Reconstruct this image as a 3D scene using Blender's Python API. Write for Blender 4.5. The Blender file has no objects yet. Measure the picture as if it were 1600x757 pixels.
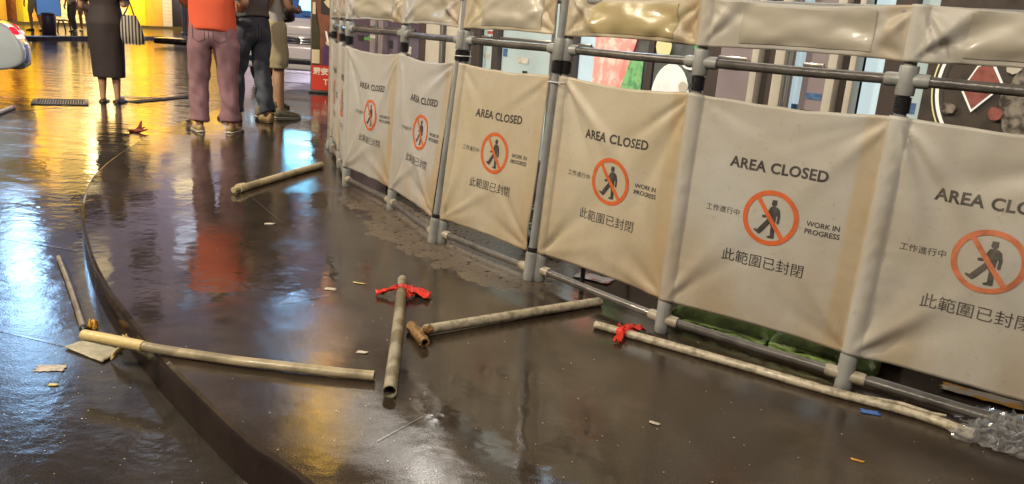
import bpy, bmesh, math, random
from mathutils import Vector, Matrix, noise
R = math.radians
random.seed(7)
S = bpy.context.scene
COL = S.collection

# ---------------------------------------------------------------- camera
CAM_H, FPX, PITCH, ROLL = 1.05, 1222.45, 0.26305, 0.07332
cam_d = bpy.data.cameras.new('camera'); cam = bpy.data.objects.new('camera', cam_d); COL.objects.link(cam)
cam_d.sensor_fit = 'HORIZONTAL'; cam_d.sensor_width = 36; cam_d.lens = FPX / 1600 * 36
cam_d.clip_start = .05; cam_d.clip_end = 400
cam.location = (0, 0, CAM_H)
_f = Vector((0, math.cos(PITCH), -math.sin(PITCH))); _r = Vector((1, 0, 0)); _u = Vector((0, math.sin(PITCH), math.cos(PITCH)))
_x = _r * math.cos(ROLL) + _u * math.sin(ROLL); _y = -_r * math.sin(ROLL) + _u * math.cos(ROLL)
cam.rotation_euler = Matrix((_x, _y, -_f)).transposed().to_euler()
S.camera = cam

# ---------------------------------------------------------------- world: city night sky
W = bpy.data.worlds.new('World'); S.world = W; W.use_nodes = True
bg = W.node_tree.nodes['Background']; bg.inputs[0].default_value = (.80, .71, .80, 1); bg.inputs[1].default_value = .12
S.view_settings.view_transform = 'Standard'; S.view_settings.look = 'None'
S.view_settings.exposure = 0; S.view_settings.gamma = 1; S.view_settings.use_curve_mapping = False
S.render.engine = 'CYCLES'
S.cycles.use_denoising = True
S.cycles.max_bounces = 6; S.cycles.sample_clamp_indirect = 6; S.cycles.caustics_reflective = False; S.cycles.caustics_refractive = False

# ---------------------------------------------------------------- geometry of the photograph (survey helpers)
def ray(u, v):
    a2, b2 = (u - 800) / FPX, (378 - v) / FPX
    return _f + _x * a2 + _y * b2
def g(u, v, z=0.0):
    w = ray(u, v); t = (z - CAM_H) / w.z
    return Vector((w.x * t, w.y * t, z))
def onplane(u, v, A, D):           # vertical plane through A along D (2-D) -> (s along D, z)
    D = Vector(D).normalized(); n = Vector((-D.y, D.x)); w = ray(u, v)
    t = (Vector(A[:2]) @ n) / (Vector((w.x, w.y)) @ n)
    return (Vector((w.x * t, w.y * t)) - Vector(A[:2])) @ D, CAM_H + w.z * t

# ---------------------------------------------------------------- materials
def mat(name, col=(.5, .5, .5), rough=.5, metal=0, spec=.5, emis=None, es=0, var=0, vscale=8, bump=0, bscale=40,
        col2=None, m2=(.45, .65), alpha=1, trans=0, coat=0, ior=None):
    m = bpy.data.materials.new(name); m.use_nodes = True
    nt = m.node_tree; N = nt.nodes; L = nt.links; b = N['Principled BSDF']
    b.inputs['Base Color'].default_value = (*col, 1); b.inputs['Roughness'].default_value = rough
    b.inputs['Metallic'].default_value = metal; b.inputs['Specular IOR Level'].default_value = spec
    b.inputs['Coat Weight'].default_value = coat; b.inputs['Coat Roughness'].default_value = .05
    b.inputs['Transmission Weight'].default_value = trans
    if ior: b.inputs['IOR'].default_value = ior
    b.inputs['Alpha'].default_value = alpha
    if emis: b.inputs['Emission Color'].default_value = (*emis, 1); b.inputs['Emission Strength'].default_value = es
    tc = N.new('ShaderNodeTexCoord')
    if col2 or var:
        n = N.new('ShaderNodeTexNoise'); n.inputs['Scale'].default_value = vscale; n.inputs['Detail'].default_value = 6
        L.new(tc.outputs['Object'], n.inputs['Vector'])
        r = N.new('ShaderNodeMapRange'); r.inputs[1].default_value, r.inputs[2].default_value = m2
        L.new(n.outputs['Fac'], r.inputs[0])
        mx = N.new('ShaderNodeMix'); mx.data_type = 'RGBA'; L.new(r.outputs[0], mx.inputs[0])
        c2 = col2 or tuple(c * (1 - var) for c in col)
        mx.inputs[6].default_value = (*col, 1); mx.inputs[7].default_value = (*c2, 1)
        L.new(mx.outputs[2], b.inputs['Base Color'])
    if bump:
        n2 = N.new('ShaderNodeTexNoise'); n2.inputs['Scale'].default_value = bscale; n2.inputs['Detail'].default_value = 5
        L.new(tc.outputs['Object'], n2.inputs['Vector'])
        bp = N.new('ShaderNodeBump'); bp.inputs['Strength'].default_value = bump; bp.inputs['Distance'].default_value = .01
        L.new(n2.outputs['Fac'], bp.inputs['Height']); L.new(bp.outputs[0], b.inputs['Normal'])
    return m
def emit(name, col, s): return mat(name, tuple(min(.8, c) for c in col), .4, emis=col, es=s)

# fence run (for the dry strip beside it)
FEN_A = Vector((-1.10, 4.98)); FEN_B = Vector((1.11, 2.361)); FEN_D = (FEN_B - FEN_A).normalized(); FEN_N = Vector((FEN_D.y, -FEN_D.x))  # towards the street
if FEN_N.x > 0: FEN_N = -FEN_N

def wet_ground(name, dry, wetc, patch=False, rmin=.03, rmax=.32, bstr=.25, ripple=30, puddle=1.1, coarse=.0, stretch=(1, 1, 1), drystrip=False, fine=220):
    m = bpy.data.materials.new(name); m.use_nodes = True
    nt = m.node_tree; N = nt.nodes; L = nt.links; b = N['Principled BSDF']
    geo = N.new('ShaderNodeNewGeometry')
    mp = N.new('ShaderNodeMapping'); mp.inputs['Scale'].default_value = stretch; L.new(geo.outputs['Position'], mp.inputs['Vector'])
    def noi(sc, det=5, src=None, ro=.55):
        n = N.new('ShaderNodeTexNoise'); n.inputs['Scale'].default_value = sc; n.inputs['Detail'].default_value = det; n.inputs['Roughness'].default_value = ro
        L.new(src or mp.outputs[0], n.inputs['Vector']); return n.outputs['Fac']
    def rng(x, a, bb, c=0, d=1):
        r = N.new('ShaderNodeMapRange'); r.inputs[1].default_value, r.inputs[2].default_value, r.inputs[3].default_value, r.inputs[4].default_value = a, bb, c, d
        L.new(x, r.inputs[0]); return r.outputs[0]
    def mth(op, x, y=None):
        q = N.new('ShaderNodeMath'); q.operation = op
        for i, z in enumerate((x, y)):
            if z is None: continue
            if isinstance(z, (int, float)): q.inputs[i].default_value = z
            else: L.new(z, q.inputs[i])
        return q.outputs[0]
    def mixc(f, a, c):
        x = N.new('ShaderNodeMix'); x.data_type = 'RGBA'; L.new(f, x.inputs[0])
        for i, z in ((6, a), (7, c)):
            if isinstance(z, tuple): x.inputs[i].default_value = (*z, 1)
            else: L.new(z, x.inputs[i])
        return x.outputs[2]
    spY = N.new('ShaderNodeSeparateXYZ'); L.new(geo.outputs['Position'], spY.inputs[0])
    mp2 = N.new('ShaderNodeMapping'); mp2.inputs['Scale'].default_value = (.45, 1.7, 1); mp2.inputs['Rotation'].default_value = (0, 0, .25); L.new(geo.outputs['Position'], mp2.inputs['Vector']); cst = mp2.outputs[0]
    P = noi(puddle, 4)                          # puddle map
    wet = rng(P, .40, .56)                       # 1 = standing water
    grain = noi(160, 3); blotch = noi(3.2, 6)
    c = mixc(rng(blotch, .35, .7), wetc, tuple(x * .5 for x in wetc))
    c = mixc(rng(noi(1.3, 7, ro=.7), .5, .66, 0, .75), c, tuple(x * 1.9 for x in wetc))
    c = mixc(rng(grain, .40, .75, 0, .5), c, tuple(x * 1.8 for x in wetc))
    rough = mth('ADD', rng(wet, 0, 1, rmax * .42, rmin), rng(noi(14, 5), .48, .75, 0, rmax * .35))
    hgt = mth('ADD', mth('MULTIPLY', mth('MULTIPLY', noi(3.0, 5, cst), rng(spY.outputs[1], 5.5, 10, .12, 1)), coarse), mth('ADD', mth('MULTIPLY', noi(ripple, 2), rng(wet, 0, 1, .7, 1)), mth('MULTIPLY', noi(fine, 3), rng(wet, 0, 1, .34, .035))))
    if drystrip:
        sp = N.new('ShaderNodeSeparateXYZ'); L.new(geo.outputs['Position'], sp.inputs[0])
        dd = mth('ADD', mth('MULTIPLY', mth('SUBTRACT', sp.outputs[0], FEN_A.x), FEN_N.x), mth('MULTIPLY', mth('SUBTRACT', sp.outputs[1], FEN_A.y), FEN_N.y))
        ss = mth('ADD', mth('MULTIPLY', mth('SUBTRACT', sp.outputs[0], FEN_A.x), FEN_D.x), mth('MULTIPLY', mth('SUBTRACT', sp.outputs[1], FEN_A.y), FEN_D.y))
        wob = mth('ADD', mth('MULTIPLY', mth('SUBTRACT', noi(4.5, 6), .5), .55), mth('MULTIPLY', mth('SUBTRACT', noi(20, 3), .5), .07))
        e = mth('SUBTRACT', mth('SUBTRACT', mth('ADD', rng(ss, .1, 1.2, .13, .46), rng(ss, 1.7, 2.4, 0, -.14)), wob), dd)         # positive near the fence
        near = rng(e, 0, .03)
        band = mth('MULTIPLY', rng(ss, -.1, .5), rng(ss, 2.35, 1.95))
        lim = rng(dd, -.35, -.2)
        dm = mth('MULTIPLY', mth('MULTIPLY', near, band), lim)
        spots = rng(noi(34, 2), .60, .64)
        dm = mth('MULTIPLY', dm, mth('SUBTRACT', 1, spots))
        c = mixc(dm, c, mixc(rng(noi(9, 5), .35, .7), dry, tuple(x * .75 for x in dry)))
        rough = mth('ADD', rough, mth('MULTIPLY', dm, .30))
    L.new(c, b.inputs['Base Color']); L.new(rough, b.inputs['Roughness'])
    b.inputs['Specular IOR Level'].default_value = .62
    b.inputs['IOR'].default_value = 1.45
    bp = N.new('ShaderNodeBump'); bp.inputs['Strength'].default_value = bstr; bp.inputs['Distance'].default_value = .004
    L.new(hgt, bp.inputs['Height']); L.new(bp.outputs[0], b.inputs['Normal'])
    return m

def canvas_mat(ca, cb, name='barrier canvas'):
    m = bpy.data.materials.new(name); m.use_nodes = True
    nt = m.node_tree; N = nt.nodes; L = nt.links; b = N['Principled BSDF']
    geo = N.new('ShaderNodeNewGeometry'); sp = N.new('ShaderNodeSeparateXYZ'); L.new(geo.outputs['Position'], sp.inputs[0])
    def noi(sc, det=5, stretch=(1, 1, 1)):
        mp = N.new('ShaderNodeMapping'); mp.inputs['Scale'].default_value = stretch; L.new(geo.outputs['Position'], mp.inputs['Vector'])
        n = N.new('ShaderNodeTexNoise'); n.inputs['Scale'].default_value = sc; n.inputs['Detail'].default_value = det
        L.new(mp.outputs[0], n.inputs['Vector']); return n.outputs['Fac']
    def rng(x, a, bb, c=0, d=1):
        r = N.new('ShaderNodeMapRange'); r.inputs[1].default_value, r.inputs[2].default_value, r.inputs[3].default_value, r.inputs[4].default_value = a, bb, c, d
        L.new(x, r.inputs[0]); return r.outputs[0]
    def mixc(f, a, c):
        x = N.new('ShaderNodeMix'); x.data_type = 'RGBA'; L.new(f, x.inputs[0])
        for i, z in ((6, a), (7, c)):
            if isinstance(z, tuple): x.inputs[i].default_value = (*z, 1)
            else: L.new(z, x.inputs[i])
        return x.outputs[2]
    c = mixc(rng(noi(2.6, 6), .38, .68), ca, cb)
    # grime creeping up from the bottom hem
    mu = N.new('ShaderNodeMath'); mu.operation = 'MULTIPLY'; L.new(rng(sp.outputs[2], .42, .10), mu.inputs[0]); L.new(rng(noi(5, 6, (1, 1, .5)), .38, .66), mu.inputs[1])
    c = mixc(mu.outputs[0], c, (.36, .285, .19))
    c = mixc(rng(noi(60, 3), .62, .74, 0, .35), c, (.30, .25, .19))
    uvn = N.new('ShaderNodeUVMap'); su = N.new('ShaderNodeSeparateXYZ'); L.new(uvn.outputs[0], su.inputs[0])
    def mul(x, y):
        q = N.new('ShaderNodeMath'); q.operation = 'MULTIPLY'
        for i, z in enumerate((x, y)):
            if isinstance(z, (int, float)): q.inputs[i].default_value = z
            else: L.new(z, q.inputs[i])
        return q.outputs[0]
    c = mixc(mul(rng(su.outputs[0], .855, .885), rng(noi(1.6, 5), .30, .62, .25, .85)), c, (.43, .335, .20))  # shade of doubled cloth painted as a brown band at the right edge
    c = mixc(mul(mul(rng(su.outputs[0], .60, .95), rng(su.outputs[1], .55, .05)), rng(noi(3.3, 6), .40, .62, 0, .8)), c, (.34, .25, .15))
    L.new(c, b.inputs['Base Color']); b.inputs['Roughness'].default_value = .42; b.inputs['Specular IOR Level'].default_value = .45
    b.inputs['Coat Weight'].default_value = .12; b.inputs['Coat Roughness'].default_value = .3
    n2 = noi(900, 2); n3 = noi(22, 3)
    ad = N.new('ShaderNodeMath'); ad.operation = 'MULTIPLY_ADD'; L.new(n3, ad.inputs[0]); ad.inputs[1].default_value = 4; L.new(n2, ad.inputs[2])
    bp = N.new('ShaderNodeBump'); bp.inputs['Strength'].default_value = .18; bp.inputs['Distance'].default_value = .003
    L.new(ad.outputs[0], bp.inputs['Height']); L.new(bp.outputs[0], b.inputs['Normal'])
    return m

M = {}
M['pave'] = wet_ground('wet pavement', (.165, .13, .095), (.041, .030, .021), drystrip=True, rmin=.04, rmax=.23, bstr=.34, ripple=9, puddle=.85)
M['road'] = wet_ground('wet road', (.1, .09, .08), (.034, .029, .024), rmin=.04, rmax=.20, bstr=.42, ripple=13, puddle=.6, coarse=11, fine=150)
M['kerb'] = wet_ground('wet kerb', (.1, .09, .08), (.020, .014, .011), rmin=.12, rmax=.5, bstr=.5, ripple=18, puddle=2)
M['joint'] = mat('wet joint', (.16, .15, .14), .12, spec=.9)
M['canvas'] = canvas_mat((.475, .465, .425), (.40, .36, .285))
M['canvas_warm_lit'] = canvas_mat((.49, .44, .34), (.43, .36, .235), 'warm-lit barrier canvas')  # warm light on these panels put into the cloth colour
M['canvas_cool_lit'] = canvas_mat((.44, .43, .415), (.385, .365, .33), 'cool-lit barrier canvas')  # cool light on the far panels put into the cloth colour
M['vinyl'] = mat('clear vinyl pocket', (.40, .365, .29), .40, var=.15, vscale=3, bump=.25, bscale=7, coat=.08)
M['vinyl_glint'] = mat('gold-glint vinyl pocket', (.44, .36, .19), .30, var=.25, vscale=4, bump=.3, bscale=8, coat=.3)  # gold glint on one pocket put into the vinyl colour
M['pvc_grey'] = mat('grey pvc pipe', (.27, .28, .275), .34, var=.22, vscale=9, bump=.1, bscale=60)
M['pvc_fit'] = mat('pale grey pvc fitting', (.31, .315, .30), .36, var=.3, vscale=14, bump=.1, bscale=60)
M['pvc_cream'] = mat('cream pipe socket', (.36, .31, .23), .38, var=.3, vscale=20)
M['pipe_dark'] = mat('dark grey rail', (.105, .095, .085), .30, var=.45, vscale=12, bump=.15, bscale=80, coat=.3)
M['black'] = mat('black rubber', (.018, .018, .02), .4, bump=.2, bscale=50)
M['steel'] = mat('brushed steel', (.62, .60, .56), .3, metal=1)
M['print_black'] = mat('black print', (.045, .040, .038), .55, var=-.8, vscale=45)
M['print_orange'] = mat('orange print', (.62, .13, .035), .5, var=.15, vscale=40)
M['print_faded'] = mat('faded black print', (.11, .095, .08), .55, var=.5, vscale=30)
M['orange_faded'] = mat('faded orange print', (.58, .19, .09), .5, var=.3, vscale=30)
M['skin'] = mat('skin', (.55, .33, .21), .45, var=.1, vscale=10)
M['hair'] = mat('black hair', (.015, .012, .011), .4, bump=.4, bscale=80)
M['white'] = mat('white paint', (.75, .75, .72), .4)

# ---------------------------------------------------------------- object helpers
def tag(o, label=None, cat=None, group=None, kind=None):
    if label: o['label'] = label
    if cat: o['category'] = cat
    if group: o['group'] = group
    if kind: o['kind'] = kind
    return o
def empty(name, loc=(0, 0, 0), rz=0, label=None, cat=None, group=None):
    o = bpy.data.objects.new(name, None); COL.objects.link(o); o.location = loc; o.rotation_euler.z = rz; o.empty_display_size = .1
    return tag(o, label, cat, group)
def link(name, me, m, parent=None, smooth=True, loc=None):
    if isinstance(m, str): m = M[m]
    if m and not me.materials: me.materials.append(m)
    if smooth: me.shade_smooth()
    o = bpy.data.objects.new(name, me); COL.objects.link(o)
    if parent: o.parent = parent
    if loc: o.location = loc
    return o
def mesh(name, V, F, m, parent=None, smooth=True, loc=None, autos=None):
    me = bpy.data.meshes.new(name); me.from_pydata([tuple(v) for v in V], [], F); me.validate(); me.update()
    o = link(name, me, m, parent, smooth, loc)
    if autos: me.set_sharp_from_angle(angle=R(autos))
    return o
def bmo(name, bm, m, parent=None, smooth=True, loc=None, autos=35):
    me = bpy.data.meshes.new(name); bm.normal_update(); bm.to_mesh(me); bm.free()
    o = link(name, me, m, parent, smooth, loc)
    if smooth and autos: me.set_sharp_from_angle(angle=R(autos))
    return o
def bx(bm, c, s, bev=0, rot=None, seg=2):
    r = bmesh.ops.create_cube(bm, size=1)['verts']
    mt = Matrix.Translation(c) @ (rot or Matrix()) @ Matrix.Diagonal((*s, 1))
    bmesh.ops.transform(bm, matrix=mt, verts=r)
    if bev:
        es = list({e for v in r for e in v.link_edges})
        bmesh.ops.bevel(bm, geom=es, offset=bev, segments=seg, profile=.5, affect='EDGES')
def box(name, c, s, m, parent=None, bev=0, rot=None):
    bm = bmesh.new(); bx(bm, Vector(c), s, bev, rot); return bmo(name, bm, m, parent, smooth=bool(bev))
def frames(pts):
    pts = [Vector(p) for p in pts]; T = []
    for i in range(len(pts)):
        a = pts[max(0, i - 1)]; b = pts[min(len(pts) - 1, i + 1)]; T.append((b - a).normalized())
    up = Vector((0, 0, 1)) if abs(T[0].z) < .95 else Vector((1, 0, 0))
    out = []; n = (up - T[0] * up.dot(T[0])).normalized()
    for t in T:
        n = (n - t * n.dot(t)).normalized(); out.append((n, t.cross(n)))
    return pts, out
def tube_vf(pts, r, n=16, caps=True, jitter=0, inner=0):
    pts, fr = frames(pts); rr = r if isinstance(r, (list, tuple)) else [r] * len(pts)
    V = []; F = []
    for i, p in enumerate(pts):
        for k in range(n):
            a = 2 * math.pi * k / n; q = rr[i] * (1 + jitter * noise.noise(Vector((i * .9, math.cos(a) * 2, math.sin(a) * 2 + p.x * 9))))
            V.append(p + (fr[i][0] * math.cos(a) + fr[i][1] * math.sin(a)) * q)
    for i in range(len(pts) - 1):
        for k in range(n):
            F.append((i * n + k, i * n + (k + 1) % n, (i + 1) * n + (k + 1) % n, (i + 1) * n + k))
    if inner:                              # open pipe: wall thickness and a bore at both ends
        for end in (0, len(pts) - 1):
            t = (pts[1] - pts[0]).normalized() if end == 0 else (pts[-1] - pts[-2]).normalized() * -1
            base = len(V)
            for dep in (0, .12):
                for k in range(n):
                    a = 2 * math.pi * k / n
                    V.append(pts[end] + t * dep + (fr[end][0] * math.cos(a) + fr[end][1] * math.sin(a)) * rr[end] * inner)
            for k in range(n):
                k2 = (k + 1) % n; o = end * n
                F.append((o + k2, o + k, base + k, base + k2)); F.append((base + k2, base + k, base + n + k, base + n + k2))
            F.append(tuple(base + n + k for k in range(n)))
    elif caps:
        F.append(tuple(range(n))[::-1]); F.append(tuple((len(pts) - 1) * n + k for k in range(n)))
    return V, F
def tube(name, pts, r, m, parent=None, n=16, **k):
    V, F = tube_vf(pts, r, n, **k); o = mesh(name, V, F, m, parent, True)
    bm = bmesh.new(); bm.from_mesh(o.data); bmesh.ops.recalc_face_normals(bm, faces=bm.faces); bm.to_mesh(o.data); bm.free()
    o.data.set_sharp_from_angle(angle=R(50)); return o
def tubes(name, segs, m, parent=None, n=14, **k):
    V = []; F = []
    for pts, r in segs:
        v, f = tube_vf(pts, r, n, **k); b = len(V); V += v; F += [tuple(i + b for i in q) for q in f]
    o = mesh(name, V, F, m, parent, True)
    bm = bmesh.new(); bm.from_mesh(o.data); bmesh.ops.recalc_face_normals(bm, faces=bm.faces); bm.to_mesh(o.data); bm.free()
    o.data.set_sharp_from_angle(angle=R(50)); return o
def text_vf(s, size, bold=0.0, align='CENTER', maxe=.02, spacing=1):
    c = bpy.data.curves.new('t', 'FONT'); c.body = s; c.size = size; c.align_x = align; c.align_y = 'CENTER'; c.offset = bold; c.space_character = spacing
    c.resolution_u = 3
    o = bpy.data.objects.new('t', c); COL.objects.link(o)
    dg = bpy.context.evaluated_depsgraph_get(); dg.update()
    me = bpy.data.meshes.new_from_object(o.evaluated_get(dg))
    bm = bmesh.new(); bm.from_mesh(me); bmesh.ops.triangulate(bm, faces=bm.faces)
    for _ in range(3):
        es = [e for e in bm.edges if e.calc_length() > maxe]
        if not es: break
        bmesh.ops.subdivide_edges(bm, edges=es, cuts=1); bmesh.ops.triangulate(bm, faces=[f for f in bm.faces if len(f.verts) > 3])
    bm.verts.ensure_lookup_table(); bm.verts.index_update()
    V = [(v.co.x, v.co.y) for v in bm.verts]; F = [tuple(v.index for v in f.verts) for f in bm.faces]
    bm.free(); bpy.data.objects.remove(o); bpy.data.curves.remove(c); bpy.data.meshes.remove(me)
    return V, F
def poly_vf(pts, maxe=.03):
    bm = bmesh.new(); vs = [bm.verts.new((x, y, 0)) for x, y in pts]; f = bm.faces.new(vs)
    bmesh.ops.triangulate(bm, faces=[f], ngon_method='EAR_CLIP')
    for _ in range(4):
        es = [e for e in bm.edges if e.calc_length() > maxe]
        if not es: break
        bmesh.ops.subdivide_edges(bm, edges=es, cuts=1); bmesh.ops.triangulate(bm, faces=[f for f in bm.faces if len(f.verts) > 3])
    bm.verts.index_update()
    V = [(v.co.x, v.co.y) for v in bm.verts]; F = [tuple(v.index for v in f.verts) for f in bm.faces]; bm.free(); return V, F
def join_vf(items):
    V = []; F = []
    for v, f in items:
        b = len(V); V += v; F += [tuple(i + b for i in q) for q in f]
    return V, F
def shift(vf, dx, dy, sx=1, sy=1): return [(x * sx + dx, y * sy + dy) for x, y in vf[0]], vf[1]
def sheet(name, vf, fn, m, parent, thick=0):
    V = [fn(x, y) for x, y in vf[0]]
    o = mesh(name, V, vf[1], m, parent, False)
    return o

# ---------------------------------------------------------------- lamps (added street lamps out of view and the light of signs)
def area(name, loc, target, size, energy, col, parent=None, sy=None, spread=180):
    l = bpy.data.lights.new(name, 'AREA'); l.energy = energy; l.color = col; l.size = size
    if sy: l.shape = 'RECTANGLE'; l.size_y = sy
    l.spread = R(spread)
    o = bpy.data.objects.new(name, l); COL.objects.link(o); o.location = loc
    o.rotation_euler = (Vector(target) - Vector(loc)).to_track_quat('-Z', 'Y').to_euler()
    return o
M['lamp_warm'] = emit('warm lamp glass', (1, .75, .42), 14)
M['lamp_white'] = emit('white lamp glass', (1, .96, .88), 25)
M['lamp_blue'] = emit('bluish lamp glass', (.50, .72, 1), 45)
M['metal_dark'] = mat('dark painted metal', (.06, .06, .065), .4, var=.3, vscale=20)
def added_street_lamp(base, head, energy, col, label, size=.55, tgt=None):  # lamps out of view, added to light the fence and people
    t = empty('added_street_lamp', (base[0], base[1], 0), 0, label, 'street lamp', 'added street lamps out of view')
    b = Vector((0, 0, 0)); h = Vector(head) - Vector((base[0], base[1], 0))
    tube('pole', [b + Vector((0, 0, z)) for z in (-.12, .4, 3, h.z - .3)], [.09, .08, .065, .05], 'metal_dark', t)
    tube('arm', [Vector((0, 0, h.z - .35)), Vector((h.x * .3, h.y * .3, h.z + .02)), Vector((h.x * .8, h.y * .8, h.z + .08))], .03, 'metal_dark', t)
    bm = bmesh.new(); bx(bm, h + Vector((0, 0, .08)), (.6, .34, .10), .03); bmo('lamp_housing', bm, 'metal_dark', t)
    bm = bmesh.new(); bx(bm, h + Vector((0, 0, .018)), (.5, .26, .03), .01); bmo('lamp_glass', bm, 'lamp_warm', t)
    area('added night light', Vector(head) + Vector((0, 0, -.03)), tgt or (head[0], head[1], 0), size, energy, col)
added_street_lamp((-6.0, -3.0), (-3.6, -1.6, 5.2), 450, (1, .87, .69), 'added unseen street lamp with warm glass by the roadside', .6, (0.4, 3.2, .4))
added_street_lamp((1.6, -4.2), (-.2, -2.6, 5.6), 130, (1, .90, .78), 'added unseen street lamp with warm glass on the pavement', .6, (.9, 3, .3))

added_street_lamp((-9.6, 2.6), (-7.4, 3.4, 5.6), 900, (1, .84, .60), 'added unseen street lamp with warm glass beside the road on the left', .6, (-3.0, 7.2, .6))

# ---------------------------------------------------------------- ground
def road_z(x, y):
    return -.12
def grid(name, x0, x1, y0, y1, nx, ny, zf, m, kind='structure', powy=1):
    V = []; F = []
    for j in range(ny + 1):
        for i in range(nx + 1):
            x = x0 + (x1 - x0) * i / nx; y = y0 + (y1 - y0) * (j / ny) ** powy; V.append((x, y, zf(x, y)))
    for j in range(ny):
        for i in range(nx): F.append((j * (nx + 1) + i, j * (nx + 1) + i + 1, (j + 1) * (nx + 1) + i + 1, (j + 1) * (nx + 1) + i))
    return tag(mesh(name, V, F, m), kind=kind)
grid('road', -90, 60, -25, 150, 12, 16, road_z, 'road')
def catmull(P, n=8, closed=False):
    P = [Vector(p) for p in P]; out = []
    for i in range(len(P) - 1):
        p0, p1, p2, p3 = P[max(0, i - 1)], P[i], P[i + 1], P[min(len(P) - 1, i + 2)]
        for k in range(n):
            t = k / n
            out.append(.5 * ((2 * p1) + (-p0 + p2) * t + (2 * p0 - 5 * p1 + 4 * p2 - p3) * t * t + (-p0 + 3 * p1 - 3 * p2 + p3) * t ** 3))
    out.append(P[-1]); return out
kerb = [(6.0, -5.2), (2.9, -1.9), (1.0, .10), (.20, .98)] + [tuple(g(*q)[:2]) for q in [(480, 757), (385, 690), (300, 610), (244, 552), (200, 498), (165, 450), (140, 400), (127, 345), (130, 305), (150, 268), (195, 233)]]
kerb += [(-3.16, 6.9), (-3.26, 8.0), (-3.38, 9.4), (-3.42, 10.8), (-3.36, 11.5), (-3.05, 12.0), (-2.2, 12.3), (3, 12.6), (22, 13)]
KC = catmull([(x, y, 0) for x, y in kerb], 8)
# pavement slab: rounded edge rows along the kerb, flat top by a triangulated fill
bm = bmesh.new(); rows = []
prof = [(0, -.30), (0, -.016), (.005, -.005), (.016, 0)]         # inset, z
nrm = []
for i in range(len(KC)):
    a = KC[max(0, i - 1)]; b = KC[min(len(KC) - 1, i + 1)]; t = (b - a).normalized(); nrm.append(Vector((t.y, -t.x, 0)))
for ins, z in prof: rows.append([bm.verts.new((p.x + n.x * ins, p.y + n.y * ins, z)) for p, n in zip(KC, nrm)])
for a, b in zip(rows, rows[1:]):
    for i in range(len(KC) - 1): bm.faces.new((a[i], a[i + 1], b[i + 1], b[i]))
tail = [bm.verts.new((22, -5.2, 0))]
top = bm.faces.new(rows[-1] + tail); bmesh.ops.triangulate(bm, faces=[top])
bmesh.ops.recalc_face_normals(bm, faces=bm.faces)
pv = bmo('pavement', bm, 'pave', autos=60); tag(pv, kind='structure')
pv.data.materials.append(M['kerb'])
for p in pv.data.polygons:
    if abs(p.normal.z) < .7: p.material_index = 1
    if abs(p.normal.z) > .9: p.use_smooth = False
if sum(p.normal.z * p.area for p in pv.data.polygons) < 0: pv.data.flip_normals()

def strip(name, pts, w, m, z, kind='structure', zf=None):
    P, fr = frames([Vector((p[0], p[1], 0)) for p in pts]); V = []; F = []
    for i, p in enumerate(P):
        t = (P[min(i + 1, len(P) - 1)] - P[max(i - 1, 0)]).normalized(); n = Vector((-t.y, t.x, 0))
        zz = (zf(p.x, p.y) if zf else 0) + z
        ww = w * (1 + .5 * noise.noise(p * 5))
        V += [p + n * ww / 2 + Vector((0, 0, zz)), p - n * ww / 2 + Vector((0, 0, zz))]
    for i in range(len(P) - 1): F.append((2 * i, 2 * i + 1, 2 * i + 3, 2 * i + 2))
    return tag(mesh(name, V, F, m), kind=kind)
def seg(a, b, n=8, wob=.0):
    a, b = Vector(a), Vector(b); return [a.lerp(b, i / n) + Vector((0, 0, 0)) for i in range(n + 1)]
for a, b, w in [((372, 290), (442, 350), .003), ((590, 690), (660, 652), .002), ((442, 475), (515, 462), .003)]:
    strip('pavement_joint', seg(g(*a), g(*b)), w, 'joint', .003)
def groad(u, v):
    z = -.1
    for _ in range(6):
        p = g(u, v, z); z = road_z(p.x, p.y)
    return p
for a, b, w in [((-60, 284), (112, 312), .006), ((0, 372), (118, 392), .005), ((-40, 508), (118, 545), .004), ((40, 338), (110, 348), .003), ((-60, 148), (300, 165), .03), ((-40, 182), (330, 140), .03)]:
    strip('road_joint', seg(groad(*a), groad(*b), 14), w, 'joint', .003, zf=road_z)
# low painted lines on the road beyond the pavement corner, the far footpath with its kerb
M['paint'] = mat('worn road paint', (.55, .52, .45), .3, var=.5, vscale=6)
for a, b, w in [((428, 112), (500, 117), .28), ((425, 127), (480, 131), .10), ((424, 103), (500, 106), .12)]:
    strip('road_marking', seg(groad(*a), groad(*b), 10), w, 'paint', .006, zf=road_z)
def farpath():
    A = Vector((-13.9, 16.5)); Bv = Vector((-12.2, 32)); n = Vector((-1, .1))
    V = []; F = []
    prof = [(0, -.2), (0, -.025), (.03, .0), (30, .015)]
    L_ = [A + (Bv - A) * t for t in (-2, 0, .5, 1, 4)]
    for p in L_:
        for i, z in prof: V.append((p.x + n.x * i, p.y + n.y * i, z))
    for i in range(len(L_) - 1):
        for k in range(3): F.append((i * 4 + k, i * 4 + k + 1, (i + 1) * 4 + k + 1, (i + 1) * 4 + k))
    o = mesh('far_pavement', V, F, 'road', smooth=False); tag(o, kind='structure')
    o.data.materials.append(M['kerb'])
    for p in o.data.polygons:
        if abs(p.normal.z) < .8: p.material_index = 1
farpath()
# kerbed island end near the pole behind the men
isl0 = groad(236, 72); isl1 = groad(330, 78)
bm = bmesh.new(); d = (isl1 - isl0); c = (isl0 + isl1) / 2
bx(bm, Vector((c.x, c.y + .6, .055)), (d.length, 1.6, .17), .04, Matrix.Rotation(math.atan2(d.y, d.x), 4, 'Z'))
tag(bmo('traffic_island', bm, 'kerb'), kind='structure')

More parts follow.
